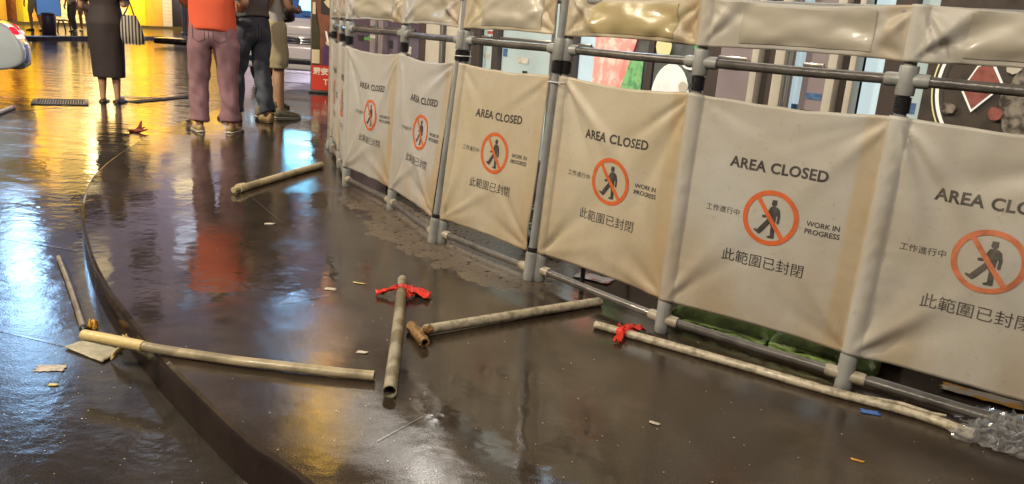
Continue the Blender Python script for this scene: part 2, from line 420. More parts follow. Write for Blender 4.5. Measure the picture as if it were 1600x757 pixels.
# drain grate and slotted channel in the road surface
gp = groad(95, 160); t = empty('drain_grate', (gp.x, gp.y, road_z(gp.x, gp.y)), .5, 'square cast iron drain grate set in the wet road beside the woman in black', 'drain grate'); t.scale = (.8, .8, 1)
M['iron'] = mat('wet cast iron', (.03, .026, .022), .4, metal=.2, var=.4, vscale=30)
bm = bmesh.new()
for s in (-1, 1): bx(bm, Vector((s * .33, 0, .006)), (.05, .71, .014), .003); bx(bm, Vector((0, s * .33, .006)), (.61, .05, .014), .003)
bmo('frame', bm, 'iron', t)
bm = bmesh.new()
for i in range(19): bx(bm, Vector((-.29 + i * .0322, 0, .007)), (.013, .60, .004), 0)
for i in range(13): bx(bm, Vector((0, -.29 + i * .0483, .006)), (.60, .012, .006), 0)
bmo('bars', bm, 'iron', t)
ca, cb = groad(205, 160), groad(318, 149)
t = empty('drain_channel', (ca.x, ca.y, road_z(ca.x, ca.y)), math.atan2(cb.y - ca.y, cb.x - ca.x), 'narrow slotted metal drain channel running across the wet road behind the red shirt', 'drain channel')
bm = bmesh.new(); Lc = (cb - ca).length
for i in range(int(Lc / .05)): bx(bm, Vector((i * .05 + .025, 0, .006)), (.024, .13, .010), .002)
for s in (-1, 1): bx(bm, Vector((Lc / 2, s * .075, .006)), (Lc, .018, .012), .002)
bmo('slots', bm, 'iron', t)

# ---------------------------------------------------------------- barrier fence
def ribbed(segs_z, r, base, up):  # stacked rings
    pts = []; rr = []
    for z, q in segs_z: pts.append(base + up * z); rr.append(q)
    return pts, rr
PR = .021     # post radius
posts = {  # base, lean of the top (x metres at z .885)
 'z': (Vector((-1.50, 6.28)), -.00), 'a': (Vector((-1.29, 5.63)), .004),
 'c': (Vector((-1.101, 4.984)), .006), 'd': (Vector((-.713, 4.413)), .045), 'e': (Vector((-.396, 3.775)), .084),
 'f': (Vector((-.354, 3.774)), .066), 'g': (Vector((.085, 3.282)), .046), 'h': (Vector((.128, 3.283)), .038),
 'i': (Vector((.584, 2.765)), .016), 'j': (Vector((1.110, 2.361)), .010), 'k': (Vector((1.655, 1.965)), .006)}
PZ = 1.20
def build_text():
    T = []
    T.append(shift(text_vf('AREA CLOSED', .0495, .0015, maxe=.025, spacing=1.06), .340, .683))
    T.append(shift(text_vf('此範圍已封閉', .0485, 0, maxe=.02, spacing=1.02), .340, .355))
    T.append(shift(text_vf('工作進行中', .0255, 0, maxe=.02, spacing=1.03), .172, .510))
    T.append(shift(text_vf('WORK IN', .0240, .0004, maxe=.02), .517, .523))
    T.append(shift(text_vf('PROGRESS', .0240, .0004, maxe=.02), .517, .497))
    return T
TEXT = build_text()
def build_man():
    P = []
    def c(x, y, r, n=14): return [(x + r * math.cos(2 * math.pi * k / n), y + r * math.sin(2 * math.pi * k / n)) for k in range(n)]
    body = [(.05, .44), (.16, .44), (.27, .36), (.33, .18), (.335, -.08), (.30, -.17), (.235, -.15), (.245, .05), (.22, .14), (.21, -.10), (.19, -.30), (.21, -.70), (.20, -.76), (.02, -.76), (-.04, -.72), (.07, -.65), (.085, -.32),
            (-.05, -.20), (-.25, -.50), (-.36, -.62), (-.42, -.60), (-.52, -.50), (-.55, -.52), (-.50, -.64), (-.38, -.70), (-.30, -.68), (-.12, -.44), (.0, -.25)]
    body = [(.05, .44), (.16, .44), (.27, .36), (.33, .18), (.335, -.08), (.30, -.17), (.235, -.15), (.245, .05), (.22, .14), (.20, -.10), (.19, -.30), (.22, -.66), (.21, -.76), (.02, -.76), (-.04, -.72), (.09, -.64), (.075, -.34),
            (.02, -.24), (-.16, -.46), (-.30, -.64), (-.38, -.68), (-.44, -.60), (-.54, -.47), (-.57, -.50), (-.50, -.42), (-.34, -.54), (-.14, -.22), (-.04, -.06), (-.05, .06), (-.15, -.02), (-.24, -.03), (-.30, .06), (-.25, .10), (-.17, .08), (-.07, .2), (-.04, .34)]
    body = [(-.03, .44), (.06, .46), (.20, .45), (.31, .36), (.37, .12), (.36, -.14), (.32, -.19), (.26, -.15), (.27, .08), (.235, .14), (.22, -.13), (.24, -.40), (.26, -.70), (.24, -.755), (.0, -.755), (-.02, -.70), (.09, -.65), (.075, -.30), (.02, -.20),
            (-.17, -.48), (-.30, -.65), (-.36, -.66), (-.54, -.55), (-.55, -.48), (-.42, -.50), (-.24, -.24), (-.10, -.05), (-.08, .05), (-.16, .0), (-.29, -.01), (-.31, .08), (-.17, .11), (-.10, .28)]
    k = .0955 * .96
    items = [poly_vf([(x * k, y * k) for x, y in body]), poly_vf([(x * k, y * k) for x, y in c(.075, .565, .105)]), poly_vf([(x * k, y * k) for x, y in [(-.02, .60), (.17, .59), (.165, .70), (-.01, .70)]])]
    return shift(join_vf(items), .343, .517)
MAN = build_man()
def build_ring(ro=.0955, ri=.0795):
    V = []; F = []; n = 64
    for k in range(n):
        a = 2 * math.pi * k / n; V += [(ro * math.cos(a), ro * math.sin(a)), (ri * math.cos(a), ri * math.sin(a))]
    for k in range(n): F.append((2 * k, 2 * k + 1, (2 * k + 3) % (2 * n), (2 * k + 2) % (2 * n)))
    w = .0070; a = R(-52); ux, uy = math.cos(a), math.sin(a); b = len(V); m = 14
    for i in range(m + 1):
        s = -.0805 + .161 * i / m; V += [(ux * s - uy * w, uy * s + ux * w), (ux * s + uy * w, uy * s - ux * w)]
    for i in range(m): F.append((b + 2 * i, b + 2 * i + 1, b + 2 * i + 3, b + 2 * i + 2))
    return shift((V, F), .343, .517)
RING = build_ring()

def barrier(pa, pb, label, seed, cm='canvas', own_right=False, faded=False, sag=.012, crease=1.0, yellow=False, printed=True, dx=0, wear=1):
    A, la = posts[pa]; B, lb = posts[pb]
    base = Vector((A.x, A.y, 0)); D = (B - A); Wd = D.length; D = D.normalized(); ang = math.atan2(D.y, D.x)
    t = empty('barrier_panel', base, ang, label, 'barrier', 'canvas barrier panels in the fence')
    # local frame: x along the panel, -y towards the viewer's side
    nside = Vector((D.y, -D.x))                       # local -y
    cr, sr = math.cos(-ang), math.sin(-ang)
    def leanv(l): return Vector((l * cr, l * sr, 0)) / .885
    LA, LB = leanv(la), leanv(lb)
    def P(s, z):
        f = s / Wd; return (LA * z).lerp(Vector((Wd, 0, 0)) + LB * z, f) + Vector((0, 0, z))
    rnd = random.Random(seed)
    ph = [rnd.uniform(0, 6.28) for _ in range(8)]
    # posts: upright pipe, lower tee, upper tee, dark couplers, sockets
    ends = [(0, LA, 1)] + ([(Wd, LB, -1)] if own_right else [])
    for x0, L_, sg in ends:
        b = Vector((x0, 0, 0)); up = (L_ + Vector((0, 0, 1)))
        tube('post', [b + up * z for z in (.03, .4, .8, PZ - .005)], PR * .86, 'pvc_grey', t)
        pts, rr = ribbed([(0.0, .0255), (.004, .0275), (.03, .0275), (.10, .0275), (.125, .0275), (.130, .025)], 0, b, up)
        tube('base_tee', pts, rr, 'pvc_fit', t, n=20)
        pts, rr = ribbed([(.948, .0255), (.952, .0275), (1.03, .0275), (1.034, .0255)], 0, b, up)
        tube('rail_tee', pts, rr, 'pvc_fit', t, n=20)
        k = []
        for i in range(9): k += [(.898 + i * .0055, .0245), (.8995 + i * .0055, .0225)]
        pts, rr = ribbed(k, 0, b, up); tube('coupler', pts, rr, 'black', t, n=20)
        pts, rr = ribbed([(.131, .0235), (.150, .0235)], 0, b, up); tube('coupler', pts, rr, 'black', t, n=20)
    socks = [(0, 1), (Wd, -1)]
    for z in (.052, .992):
        for x0, sg in socks:
            a = P(x0, z); q = P(x0 + sg * .062, z); w_ = (q - a)
            tube('rail_socket', [a, a + w_ * .86, a + w_], [.0215, .0215, .0195], 'pvc_cream' if z < .5 else 'pvc_fit', t, n=18)
        tube('lower_rail' if z < .5 else 'middle_rail', [P(.055, z), P(Wd / 2, z - .002), P(Wd - .055, z)], .0158, 'pipe_dark', t, n=18)
    tube('top_rail', [P(0, 1.185), P(Wd, 1.185)], .016, 'pvc_grey', t)
    # canvas surfaces
    # tension folds running from the corners of the cloth
    NC = []
    for cx, cz in ((0, 1), (1, 1), (0, 0), (1, 0)):
        for q in range(3):
            a0 = rnd.uniform(.22, 1.32); NC.append((cx, cz, a0, rnd.uniform(.35, .95), rnd.uniform(.04, .10), rnd.uniform(.25, 1) * rnd.choice((-1, 1))))
    def disp(s, z, z0, z1):
        f = s / Wd; q = (z - z0) / (z1 - z0); v = 0
        for cx, cz, a0, ln, wd, am in NC:
            ddx = abs(f - cx) * Wd; ddz = abs(q - cz) * (z1 - z0); r = math.hypot(ddx, ddz) + 1e-6
            th = math.atan2(ddz, ddx); v += am * .0135 * crease * math.exp(-((th - a0) / (wd + .012 / (r + .05))) ** 2) * min(1, r / .08) * math.exp(-(r / ln / .55) ** 2)
        v += .010 * crease * noise.noise(Vector((s * 3.1 + seed * 7, z * 2.2, seed)))
        v += .0035 * crease * noise.noise(Vector((s * 12 + seed * 3, z * 5, seed + 9.)))
        v += .006 * math.sin(math.pi * f) * math.sin(math.pi * q)
        edge = math.exp(-f * Wd / .05) + math.exp(-(1 - f) * Wd / .05)
        v += edge * .0032 * noise.noise(Vector((seed * 5., z * 34, f * 3)))
        return v * min(1, f * 14, (1 - f) * 14 + .0)
    RS = .0265
    def surf(s, z, z0, z1, off=0):
        p = P(s, z); q = (z - z0) / (z1 - z0); f = s / Wd
        sg = sag * math.sin(math.pi * min(1, max(0, f)))
        p.z += -sg * q * 1.0 + (sg * .4 * (1 - q))
        p.z += .004 * noise.noise(Vector((s * 9, q * 3, seed * 2.)))
        xe = min(abs(s), abs(s - Wd) if not own_right else 9); lf = s < Wd / 2; rs = RS if lf else RS - .0045
        hw = .040 if lf else .030; hump = rs * math.sqrt(max(0, 1 - (xe / hw) ** 2)) if xe < hw else 0
        flat = .0185 if z0 > 1 else .012
        if xe < hw: hump += .0035 * noise.noise(Vector((z * 26, s * 18, seed * 3.))) * min(1, xe / .006) * (1 - xe / hw)
        p.y -= max(hump, flat) + disp(s, z, z0, z1) + off
        return p
    def cloth(z0, z1, nm, nx=64, nz=72, thick=.0016):
        V = []; F = []
        S_ = []
        na = 9                                             # sleeve round the left post
        for i in range(na): S_.append(('l', math.pi * 1.02 * (1 - i / na)))
        WE = Wd - (.026 if own_right else 0)
        for q_ in sorted({round(WE * i / nx, 4) for i in range(nx + 1)} | {round(.0400 * k / 7, 4) for k in range(9)} | ({round(Wd - .0400 * k / 7, 4) for k in range(1, 9)} if not own_right else set())): S_.append(('m', q_))
        for i in range(1, 4 if not own_right else 1): S_.append(('r', math.pi * .55 * i / 3))
        for j in range(nz + 1):
            z = z0 + (z1 - z0) * j / nz
            for k, a in S_:
                if k == 'm': p = surf(a, z, z0, z1)
                else:
                    x0 = 0 if k == 'l' else Wd; c = P(x0, z); rr = (RS if k == 'l' else RS - .0045) + .0015 * noise.noise(Vector((a * 1.5, z * 22, seed + x0)))
                    e = surf(x0, z, z0, z1)
                    p = Vector((c.x + (-1 if k == 'l' else 1) * rr * math.sin(a), c.y - rr * math.cos(a), e.z))
                V.append(p)
        w = len(S_)
        for j in range(nz):
            for i in range(w - 1): F.append((j * w + i, j * w + i + 1, (j + 1) * w + i + 1, (j + 1) * w + i))
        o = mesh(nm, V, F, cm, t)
        uv = o.data.uv_layers.new(name='uv'); tab = [((a / Wd if k == 'm' else (0 if k == 'l' else 1)), j / nz) for j in range(nz + 1) for k, a in S_]
        for lp in o.data.loops: uv.data[lp.index].uv = tab[lp.vertex_index]
        md = o.modifiers.new('thickness', 'SOLIDIFY'); md.thickness = thick; md.offset = 1
        return o
    Z0, Z1 = .128, .888
    o = cloth(Z0, Z1, 'canvas_sheet')
    # seams of the hem and of the sleeves
    for nm_, pl in (('hem_seam', [[surf(Wd * i / 40, z, Z0, Z1, .0006) for i in range(41)] for z in (Z0 + .012, Z1 - .012)]),
                    ('sleeve_seam', [[surf(x, Z0 + (Z1 - Z0) * i / 50, Z0, Z1, .0004) for i in range(51)] for x in (.048, Wd - .055)])):
        
            for q in pl: tube(nm_, q, .0011, cm, o, n=6)
    k = dx
    if printed:
        fn = lambda x, y: surf(x * Wd / .67 + k, y, Z0, Z1, .0026)
        fr = lambda x, y: surf((.343 + (x - .343)) * Wd / .67 + k, y, Z0, Z1, .0034)
        pb_, po_ = ('print_faded', 'orange_faded') if faded else ('print_black', 'print_orange')
        for tx in TEXT: sheet('lettering', tx, fn, pb_, o)
        sheet('walking_figure', MAN, fn, pb_, o)
        sheet('prohibition_ring', RING, fr, po_, o)
    band = cloth(1.045, 1.205, 'canvas_band', nz=22)
    # stitched vinyl pocket on the band
    V = []; F = []; nx, nz = 34, 10; x0, x1, z0, z1 = .20 * Wd, .83 * Wd, 1.063, 1.190
    for j in range(nz + 1):
        for i in range(nx + 1):
            x = x0 + (x1 - x0) * i / nx; z = z0 + (z1 - z0) * j / nz; p = surf(x, z, 1.045, 1.205, .004)
            e = min(1, i / 1.5, (nx - i) / 1.5, j / 1.5, (nz - j) / 1.5)
            p.y -= e * (.003 + .0035 * math.sin(j / nz * math.pi * 2 + .6 * math.sin(i * .25 + seed)) + .004 * noise.noise(Vector((x * 14, z * 25, seed))))
            V.append(p)
    for j in range(nz):
        for i in range(nx): F.append((j * (nx + 1) + i, j * (nx + 1) + i + 1, (j + 1) * (nx + 1) + i + 1, (j + 1) * (nx + 1) + i))
    mesh('vinyl_pocket', V, F, 'vinyl_glint' if seed == 6 else 'vinyl', band)
    return t
barrier('z', 'a', 'farthest folded barrier panel, seen edge-on beside the thin end post', 1, 'canvas_cool_lit', sag=.02)
barrier('a', 'c', 'barrier panel seen almost edge-on, second from the far end of the fence', 2, 'canvas_cool_lit', sag=.02, dx=.1)
barrier('c', 'd', 'greyish barrier panel with narrow-looking print and plants behind its lower rail', 3, 'canvas_cool_lit', sag=.022, crease=1.3, dx=.03)
barrier('d', 'e', 'slanting barrier panel whose right post leans beside the gap of twin posts', 4, 'canvas_cool_lit', own_right=True, sag=.022, crease=1.5, dx=.03)
barrier('f', 'g', 'smaller tan barrier panel standing alone between the two pairs of twin posts', 5, 'canvas_warm_lit', own_right=True, sag=.014, dx=.0)
barrier('h', 'i', 'tan creased barrier panel behind the inner end of the pipe with a rusty tee', 6, 'canvas_warm_lit', sag=.016, crease=1.25)
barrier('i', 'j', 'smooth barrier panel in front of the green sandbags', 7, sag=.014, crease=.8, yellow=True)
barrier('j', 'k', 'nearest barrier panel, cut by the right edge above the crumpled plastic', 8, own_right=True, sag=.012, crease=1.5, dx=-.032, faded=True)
# slim end post leaning at the far end
b = g(514, 232); t = empty('end_post', b, 0, 'thin grey post standing alone at the far end of the fence', 'post')
up = Vector((.012, 0, 1))
tube('post', [up * z for z in (0, .4, .8, 1.32)], .0155, 'pvc_cream', t)
tube('foot', [up * 0, up * .004, up * .06, up * .066], [.021, .0225, .0225, .02], 'pvc_fit', t)
tube('clip', [up * .90, up * .905, up * .935, up * .94], [.018, .021, .021, .018], 'black', t)
# white cable ties holding the twin posts
for pa, pb, z in (('e', 'f', .92), ('g', 'h', .86)):
    A, la = posts[pa]; B, lb = posts[pb]
    a = Vector((A.x + la * z / .885, A.y, z)); q = Vector((B.x + lb * z / .885, B.y, z)); d = (q - a); d.normalize(); n = Vector((-d.y, d.x, 0))
    pts = [a - d * .03 - n * .0, a - n * .032, q - n * .032, q + d * .03, q + n * .032, a + n * .032, a - d * .03]
    o = tube('cable_tie', catmull(pts, 5), .0022, 'white', n=8)
    tag(o, 'white cable tie binding the twin posts ' + ('left of the smaller tan panel' if pa == 'e' else 'right of the smaller tan panel'), 'cable tie', 'cable ties on the fence posts')


# ---------------------------------------------------------------- shopfront behind the fence
FA = Vector((-1.86, 7.6)); FD = Vector((.64, -.77)).normalized(); fang = math.atan2(FD.y, FD.x)
M['stone'] = mat('brown stone pilaster', (.24, .13, .085), .35, var=.3, vscale=6)
M['plinth'] = mat('dark stone plinth', (.10, .085, .09), .25, var=.3, vscale=9)
M['mauve'] = mat('mauve grey panel', (.30, .25, .27), .35, var=.12, vscale=3)
M['creamw'] = mat('cream jamb', (.60, .56, .48), .35, var=.1, vscale=5)
M['darkf'] = mat('dark frame', (.07, .055, .05), .35)
M['wall_up'] = mat('painted upper wall', (.22, .17, .14), .6, var=.25, vscale=1.5)
M['tealglass'] = mat('lit pale glass', (.35, .42, .42), .12, emis=(.46, .55, .52), es=.42, var=.3, vscale=2.5)
M['blueglass'] = mat('lit bluish glass', (.35, .45, .5), .12, emis=(.6, .75, .8), es=.6, var=.3, vscale=3)
M['darkglass'] = mat('dark glass', (.05, .04, .05), .06, emis=(.22, .13, .17), es=.25, spec=.8)
M['gold'] = emit('gold lit sign', (1, .56, .08), 11)
M['amber'] = emit('amber pilaster glow', (1, .42, .17), 2.4)  # glow added in place of warm light on the pilaster
sb = empty('shop_building', (FA.x, FA.y, 0), fang, 'shop building with glazed front and cream door jambs behind the barrier fence', 'building')
def slab(name, s0, s1, z0, z1, y0, y1, m, bev=0, par=None):
    return box(name, ((s0 + s1) / 2, (y0 + y1) / 2, (z0 + z1) / 2), (s1 - s0, y1 - y0, z1 - z0), m, par or sb, bev)
slab('wall', .12, 12, 2.72, 9, 0, 6, 'wall_up')
slab('back_wall', .38, 12, 0, 2.72, 1.4, 5.9, 'plinth')
slab('plinth', .36, 12, 0, .22, -.012, .4, 'plinth')
slab('pilaster', .11, .36, 0, 2.72, -.06, .5, 'stone', .01)
slab('fascia', .36, 12, 2.42, 2.72, -.10, .3, 'darkf', .01)
front = [(.36, .78, 'darkglass', 'glass_pane'), (.78, 1.0, 'mauve', 'panel'), (1.0, 1.50, 'darkglass', 'glass_pane'), (1.56, 1.72, 'darkf', 'door_frame'), (1.72, 1.95, 'creamw', 'jamb'),
         (2.0, 2.18, 'creamw', 'jamb'), (2.20, 2.36, 'darkf', 'door_frame'), (2.37, 2.51, 'tealglass', 'glass_pane'), (2.52, 2.585, 'darkf', 'mullion'), (2.59, 3.18, 'tealglass', 'glass_pane'), (3.19, 3.37, 'darkf', 'door_frame'),
         (3.375, 3.52, 'blueglass', 'glass_pane'), (3.972, 4.015, 'darkf', 'mullion'), (4.39, 4.47, 'darkf', 'mullion'), (4.475, 4.68, 'mauve', 'panel'), (4.682, 4.722, 'creamw', 'jamb'), (4.725, 4.81, 'darkf', 'door_frame'), (4.812, 4.868, 'creamw', 'jamb'),
         (4.87, 4.955, 'blueglass', 'glass_pane'), (4.957, 5.088, 'mauve', 'panel'), (5.09, 5.135, 'creamw', 'jamb'), (5.137, 5.19, 'darkf', 'door_frame'), (5.192, 5.222, 'creamw', 'jamb'), (5.225, 5.325, 'blueglass', 'glass_pane'), (5.33, 5.42, 'darkf', 'mullion'), (5.423, 5.50, 'tealglass', 'glass_pane'), (6.42, 6.6, 'mauve', 'panel'), (6.6, 11.9, 'darkglass', 'glass_pane')]
for s0, s1, m, nm in front:
    y0 = {'glass_pane': .05, 'panel': .0, 'jamb': -.03, 'door_frame': .02, 'mullion': .01}[nm]
    slab(nm, s0, s1 - .001, .221, 2.419, y0, y0 + .07, m, .004 if nm == 'jamb' else 0)
slab('poster_backing', 3.53, 4.385, .221, 2.419, .03, .06, 'darkf'); slab('poster_backing', 5.505, 6.415, .221, 2.419, .03, .06, 'darkf')
for s in (1.005, 1.98, 2.35, 3.24, 4.90, 4.93):
    tube('steel_upright', [(s, -.06, .24), (s, -.06, 2.4)], .012, 'steel', sb)
slab('pilaster_glow', .125, .345, 1.45, 2.6, -.10, -.061, 'amber', .006)  # unseen glowing panel added for the pilaster's warm reflection
p_ = FA + FD * 3.2 - Vector((-FD.y, FD.x)) * .35; area('shop canopy light', (p_.x, p_.y, 2.40), (p_.x, p_.y, 0), .25, 28, (1, .93, .82), sy=4.5).rotation_euler = (0, 0, fang - math.pi / 2)
rk = random.Random(11)
for nm, c_ in (('sticker white', (.7, .68, .62)), ('sticker red', (.5, .08, .06)), ('sticker blue', (.1, .2, .4)), ('sticker green', (.15, .35, .12)), ('sticker black', (.04, .04, .045))): M[nm] = mat(nm, c_, .35, var=.4, vscale=40)
for s0, s1, m, nm in front:
    if nm in ('glass_pane', 'panel') and s0 < 6 and s1 - s0 > .07:
        for k in range(4 if s1 - s0 > .2 else 2):
            w_ = min(rk.uniform(.03, .14), (s1 - s0) * .6); h_ = rk.uniform(.015, .07); a_ = rk.uniform(s0 + .01, s1 - w_ - .01); z_ = rk.uniform(.66, 1.12); yy = (.05 if nm == 'glass_pane' else 0) - .0035 - k * .0015
            slab('sticker', a_, a_ + w_, z_, z_ + h_, yy, yy + .003, rk.choice(['sticker white', 'sticker white', 'sticker red', 'sticker blue', 'sticker green', 'sticker black']))
        if s1 - s0 > .12: slab('push_bar', s0 + .015, s1 - .015, .985, 1.005, (.05 if nm == 'glass_pane' else 0) - .04, (.05 if nm == 'glass_pane' else 0) - .02, 'steel', .004)
# projecting gold sign at the corner
slab('projecting_sign', -.62, -.08, 2.75, 3.75, .1, .28, 'gold', .02); slab('sign_bracket', -.08, .03, 3.2, 3.25, .15, .2, 'darkf')
def wall_lamp(s, z, m, energy, col, label, w=.14):
    t = empty('wall_lamp', (FA.x + FD.x * s, FA.y + FD.y * s, z), fang, label, 'lamp', 'lamps on the shop wall')
    bm = bmesh.new(); bx(bm, Vector((0, -.11, .05)), (w + .05, .22, .04), .01); bx(bm, Vector((0, -.02, .02)), (w + .05, .03, .12), .005); bmo('housing', bm, 'metal_dark', t)
    bm = bmesh.new(); bx(bm, Vector((0, -.17, -.02)), (w, .09, .10), .02); bmo('lamp_glass', bm, m, t)
_n = Vector((-.77, -.64)).normalized()
def fac_s(az):   # distance along the facade where a vertical line of sight with X/Y = az meets it
    return (az * FA.y - FA.x) / (FD.x - az * FD.y)
wall_lamp(fac_s(-.073), 2.58, 'lamp_white', 60, (1, .95, .85), 'white wall lamp high on the shopfront, brighter one', .16)
wall_lamp(fac_s(-.068), 2.10, 'lamp_white', 40, (1, .95, .85), 'small white wall lamp under the brighter one', .05)
wall_lamp(fac_s(.100), 2.12, 'lamp_blue', 20, (.6, .8, 1), 'bluish wall lamp on the shopfront', .26)

# posters on the shopfront glass (flat prints, thin sheets)
def board(name, s0, s1, z0, z1, m, label, cat, y=-.004):
    t = empty(name, (FA.x + FD.x * s0, FA.y + FD.y * s0, z0), fang, label, cat)
    bm = bmesh.new(); bx(bm, Vector(((s1 - s0) / 2, y + .004, (z1 - z0) / 2)), (s1 - s0, .008, z1 - z0)); bmo('sheet', bm, m, t, smooth=False)
    return t
def prt(name, t, pts, m, y):
    vf = poly_vf(pts, .2); return mesh(name, [(x, y, z) for x, z in vf[0]], vf[1], m, t, False)
def blob(cx, cy, rx, ry, seed, n=40):
    return [(cx + rx * math.cos(6.2832 * k / n) * (1 + .3 * noise.noise(Vector((math.cos(6.2832 * k / n) * 1.8, math.sin(6.2832 * k / n) * 1.8, seed)))), cy + ry * math.sin(6.2832 * k / n) * (1 + .3 * noise.noise(Vector((math.cos(6.2832 * k / n) * 1.8, math.sin(6.2832 * k / n) * 1.8, seed))))) for k in range(n)]
def ell(cx, cy, rx, ry, n=28, a0=0, a1=6.2832): return [(cx + rx * math.cos(a0 + (a1 - a0) * k / n), cy + ry * math.sin(a0 + (a1 - a0) * k / n)) for k in range(n + (0 if a1 - a0 > 6.28 else 1))]
M['p_pink'] = mat('poster meat pink', (.75, .28, .24), .3, emis=(.95, .36, .30), es=.45, col2=(.85, .62, .55), vscale=14, m2=(.46, .58))
M['p_green'] = mat('poster leaf green', (.2, .45, .17), .3, emis=(.35, .62, .32), es=.25, col2=(.05, .22, .07), vscale=22, m2=(.45, .6))
M['p_white'] = mat('poster plate white', (.7, .7, .64), .3, emis=(.8, .8, .74), es=.5, var=.25, vscale=10)
M['p_grey'] = mat('poster slate grey', (.13, .14, .14), .3, var=.3, vscale=20)
M['p_yel'] = mat('poster pale yellow', (.65, .6, .3), .3, emis=(.75, .7, .4), es=.3)
M['p_dark'] = mat('poster dark brown', (.085, .07, .06), .3, var=.4, vscale=8)
M['p_red'] = mat('poster red', (.34, .12, .10), .3, var=.3, vscale=30)
M['p_ice'] = mat('poster food texture', (.30, .27, .23), .3, col2=(.06, .05, .045), vscale=26, m2=(.42, .6))
po = board('food_poster', 3.535, 3.968, .55, 1.5, 'p_grey', 'backlit food poster with pink marbled meat and green leaves on the shop glass', 'poster', .02)
prt('meat_print', po, [(0.02, .02), (.20, .02), (.24, .30), (.28, .42), (.36, .52), (.34, .72), (.18, .90), (.02, .88)], 'p_pink', -.0)
prt('leaf_print', po, [(.215, .02), (.42, .02), (.42, .42), (.30, .42), (.255, .30)], 'p_green', -.0)
po = board('food_poster', 4.02, 4.385, .55, 1.5, 'p_grey', 'backlit food poster with a white plate and chopsticks, right of the pink one', 'poster', .02)
prt('plate_print', po, ell(.15, .20, .135, .19), 'p_white', -.0)
prt('leaf_print', po, blob(.32, .49, .04, .05, 3), 'p_green', -.0); prt('noodle_print', po, blob(.07, .48, .06, .07, 8), 'p_yel', -.0); prt('sauce_print', po, blob(.17, .12, .06, .05, 4), 'p_grey', -.003); prt('sauce_print', po, blob(.24, .27, .03, .03, 9), 'creamw', -.003)
prt('plate_print', po, ell(.27, .40, .06, .035), 'p_white', -.001); prt('chopstick_print', po, [(.06, .02), (.075, .02), (.33, .33), (.315, .33)], 'print_black', -.002)
prt('chopstick_print', po, [(.16, .02), (.175, .02), (.36, .27), (.345, .27)], 'print_black', -.002)
po = board('menu_poster', 5.51, 6.41, .45, 1.7, 'p_dark', 'dark poster with a red diamond and pale curved rim on the shopfront', 'poster', .02)
def arc_strip(name, t, cx, cy, r0, r1, a0, a1, m, y, n=24):
    V = []; F = []
    for k in range(n + 1):
        a = a0 + (a1 - a0) * k / n
        for r in (r0, r1): V.append((cx + r * math.cos(a), y, cy + r * math.sin(a)))
    for k in range(n): F.append((2 * k, 2 * k + 1, 2 * k + 3, 2 * k + 2))
    return mesh(name, V, F, m, t, False)
def arcband(cx, cy, r0, r1, a0, a1, n=20):
    o_ = [(cx + r1 * math.cos(a0 + (a1 - a0) * k / n), cy + r1 * math.sin(a0 + (a1 - a0) * k / n)) for k in range(n + 1)]
    return o_ + [(cx + r0 * math.cos(a0 + (a1 - a0) * k / n), cy + r0 * math.sin(a0 + (a1 - a0) * k / n)) for k in range(n, -1, -1)]
arc_strip('rim_print', po, .36, .52, .290, .304, R(120), R(240), 'p_white', 0); arc_strip('rim_print', po, .36, .52, .314, .320, R(120), R(240), 'p_yel', 0)
prt('diamond_border', po, [(.155, .50), (.21, .415), (.31, .53), (.25, .625), (.20, .60)], 'p_white', 0)
prt('diamond_print', po, [(.163, .503), (.211, .427), (.300, .53), (.246, .613), (.203, .592)], 'p_red', -.0012)
prt('food_print', po, blob(.43, .47, .12, .13, 2), 'p_ice', 0)
for k, (x_, y_) in enumerate(((.33, .60), (.40, .63), (.47, .58), (.30, .42), (.12, .42), (.52, .45))): prt('food_print', po, blob(x_, y_, .028, .024, k + 5), ('creamw', 'p_ice', 'p_white', 'p_red', 'p_ice', 'p_white')[k], -.001)

# ---------------------------------------------------------------- sandbags and stuff behind the fence
M['bag'] = mat('wet green woven bag', (.34, .50, .15), .32, var=.5, vscale=12, bump=.5, bscale=70, coat=.3)
M['bag2'] = mat('dark green tarpaulin', (.05, .10, .045), .35, var=.4, vscale=8, bump=.3, bscale=40)
def pillow(name, c, s, rz, m, label, cat, group=None, seed=0, parent=None):
    bm = bmesh.new(); bmesh.ops.create_cube(bm, size=2); bmesh.ops.subdivide_edges(bm, edges=bm.edges, cuts=13, use_grid_fill=True)
    for v in bm.verts:
        x, y, z = v.co; r = max(abs(x), abs(y))
        f = (1 - min(1, abs(x)) ** 5 * .55) ; h = (1 - .75 * max(abs(x), abs(y)) ** 4)
        q = Vector((x * s[0] / 2 * (1 - .06 * y * y), y * s[1] / 2 * (1 - .08 * x * x), (z * h * .5 + .5 - .5 * (1 - h) * .6) * s[2]))
        k = .018 * noise.noise(Vector((x * 3 + seed, y * 3, z * 3))) + .007 * noise.noise(Vector((x * 9, y * 9 + seed, z * 9)))
        q.z = max(0, q.z + (k if z > -.9 else 0)); q.y += k * .6; v.co = q
    o = bmo(name, bm, m, autos=0); o.location = c; o.rotation_euler.z = rz; return tag(o, label, cat, group)
fd = math.atan2(FEN_D.y, FEN_D.x)
def bf(s, d): p = FEN_A + FEN_D * s - FEN_N * d; return Vector((p.x, p.y, 0))      # s metres along the fence, d behind it
p5m = Vector((.847, 2.563)); dd5 = Vector((1.110 - .584, 2.361 - 2.765)).normalized(); nn5 = Vector((-dd5.y, dd5.x)); a5 = math.atan2(dd5.y, dd5.x)
def b5(s, d): p = p5m + dd5 * s + nn5 * d; return Vector((p.x, p.y, .0))
pillow('sandbag', b5(-.16, .20), (.40, .22, .115), a5, 'bag', 'green sandbag behind the smooth panel, farther one', 'sandbag', 'green sandbags behind the fence', 1)
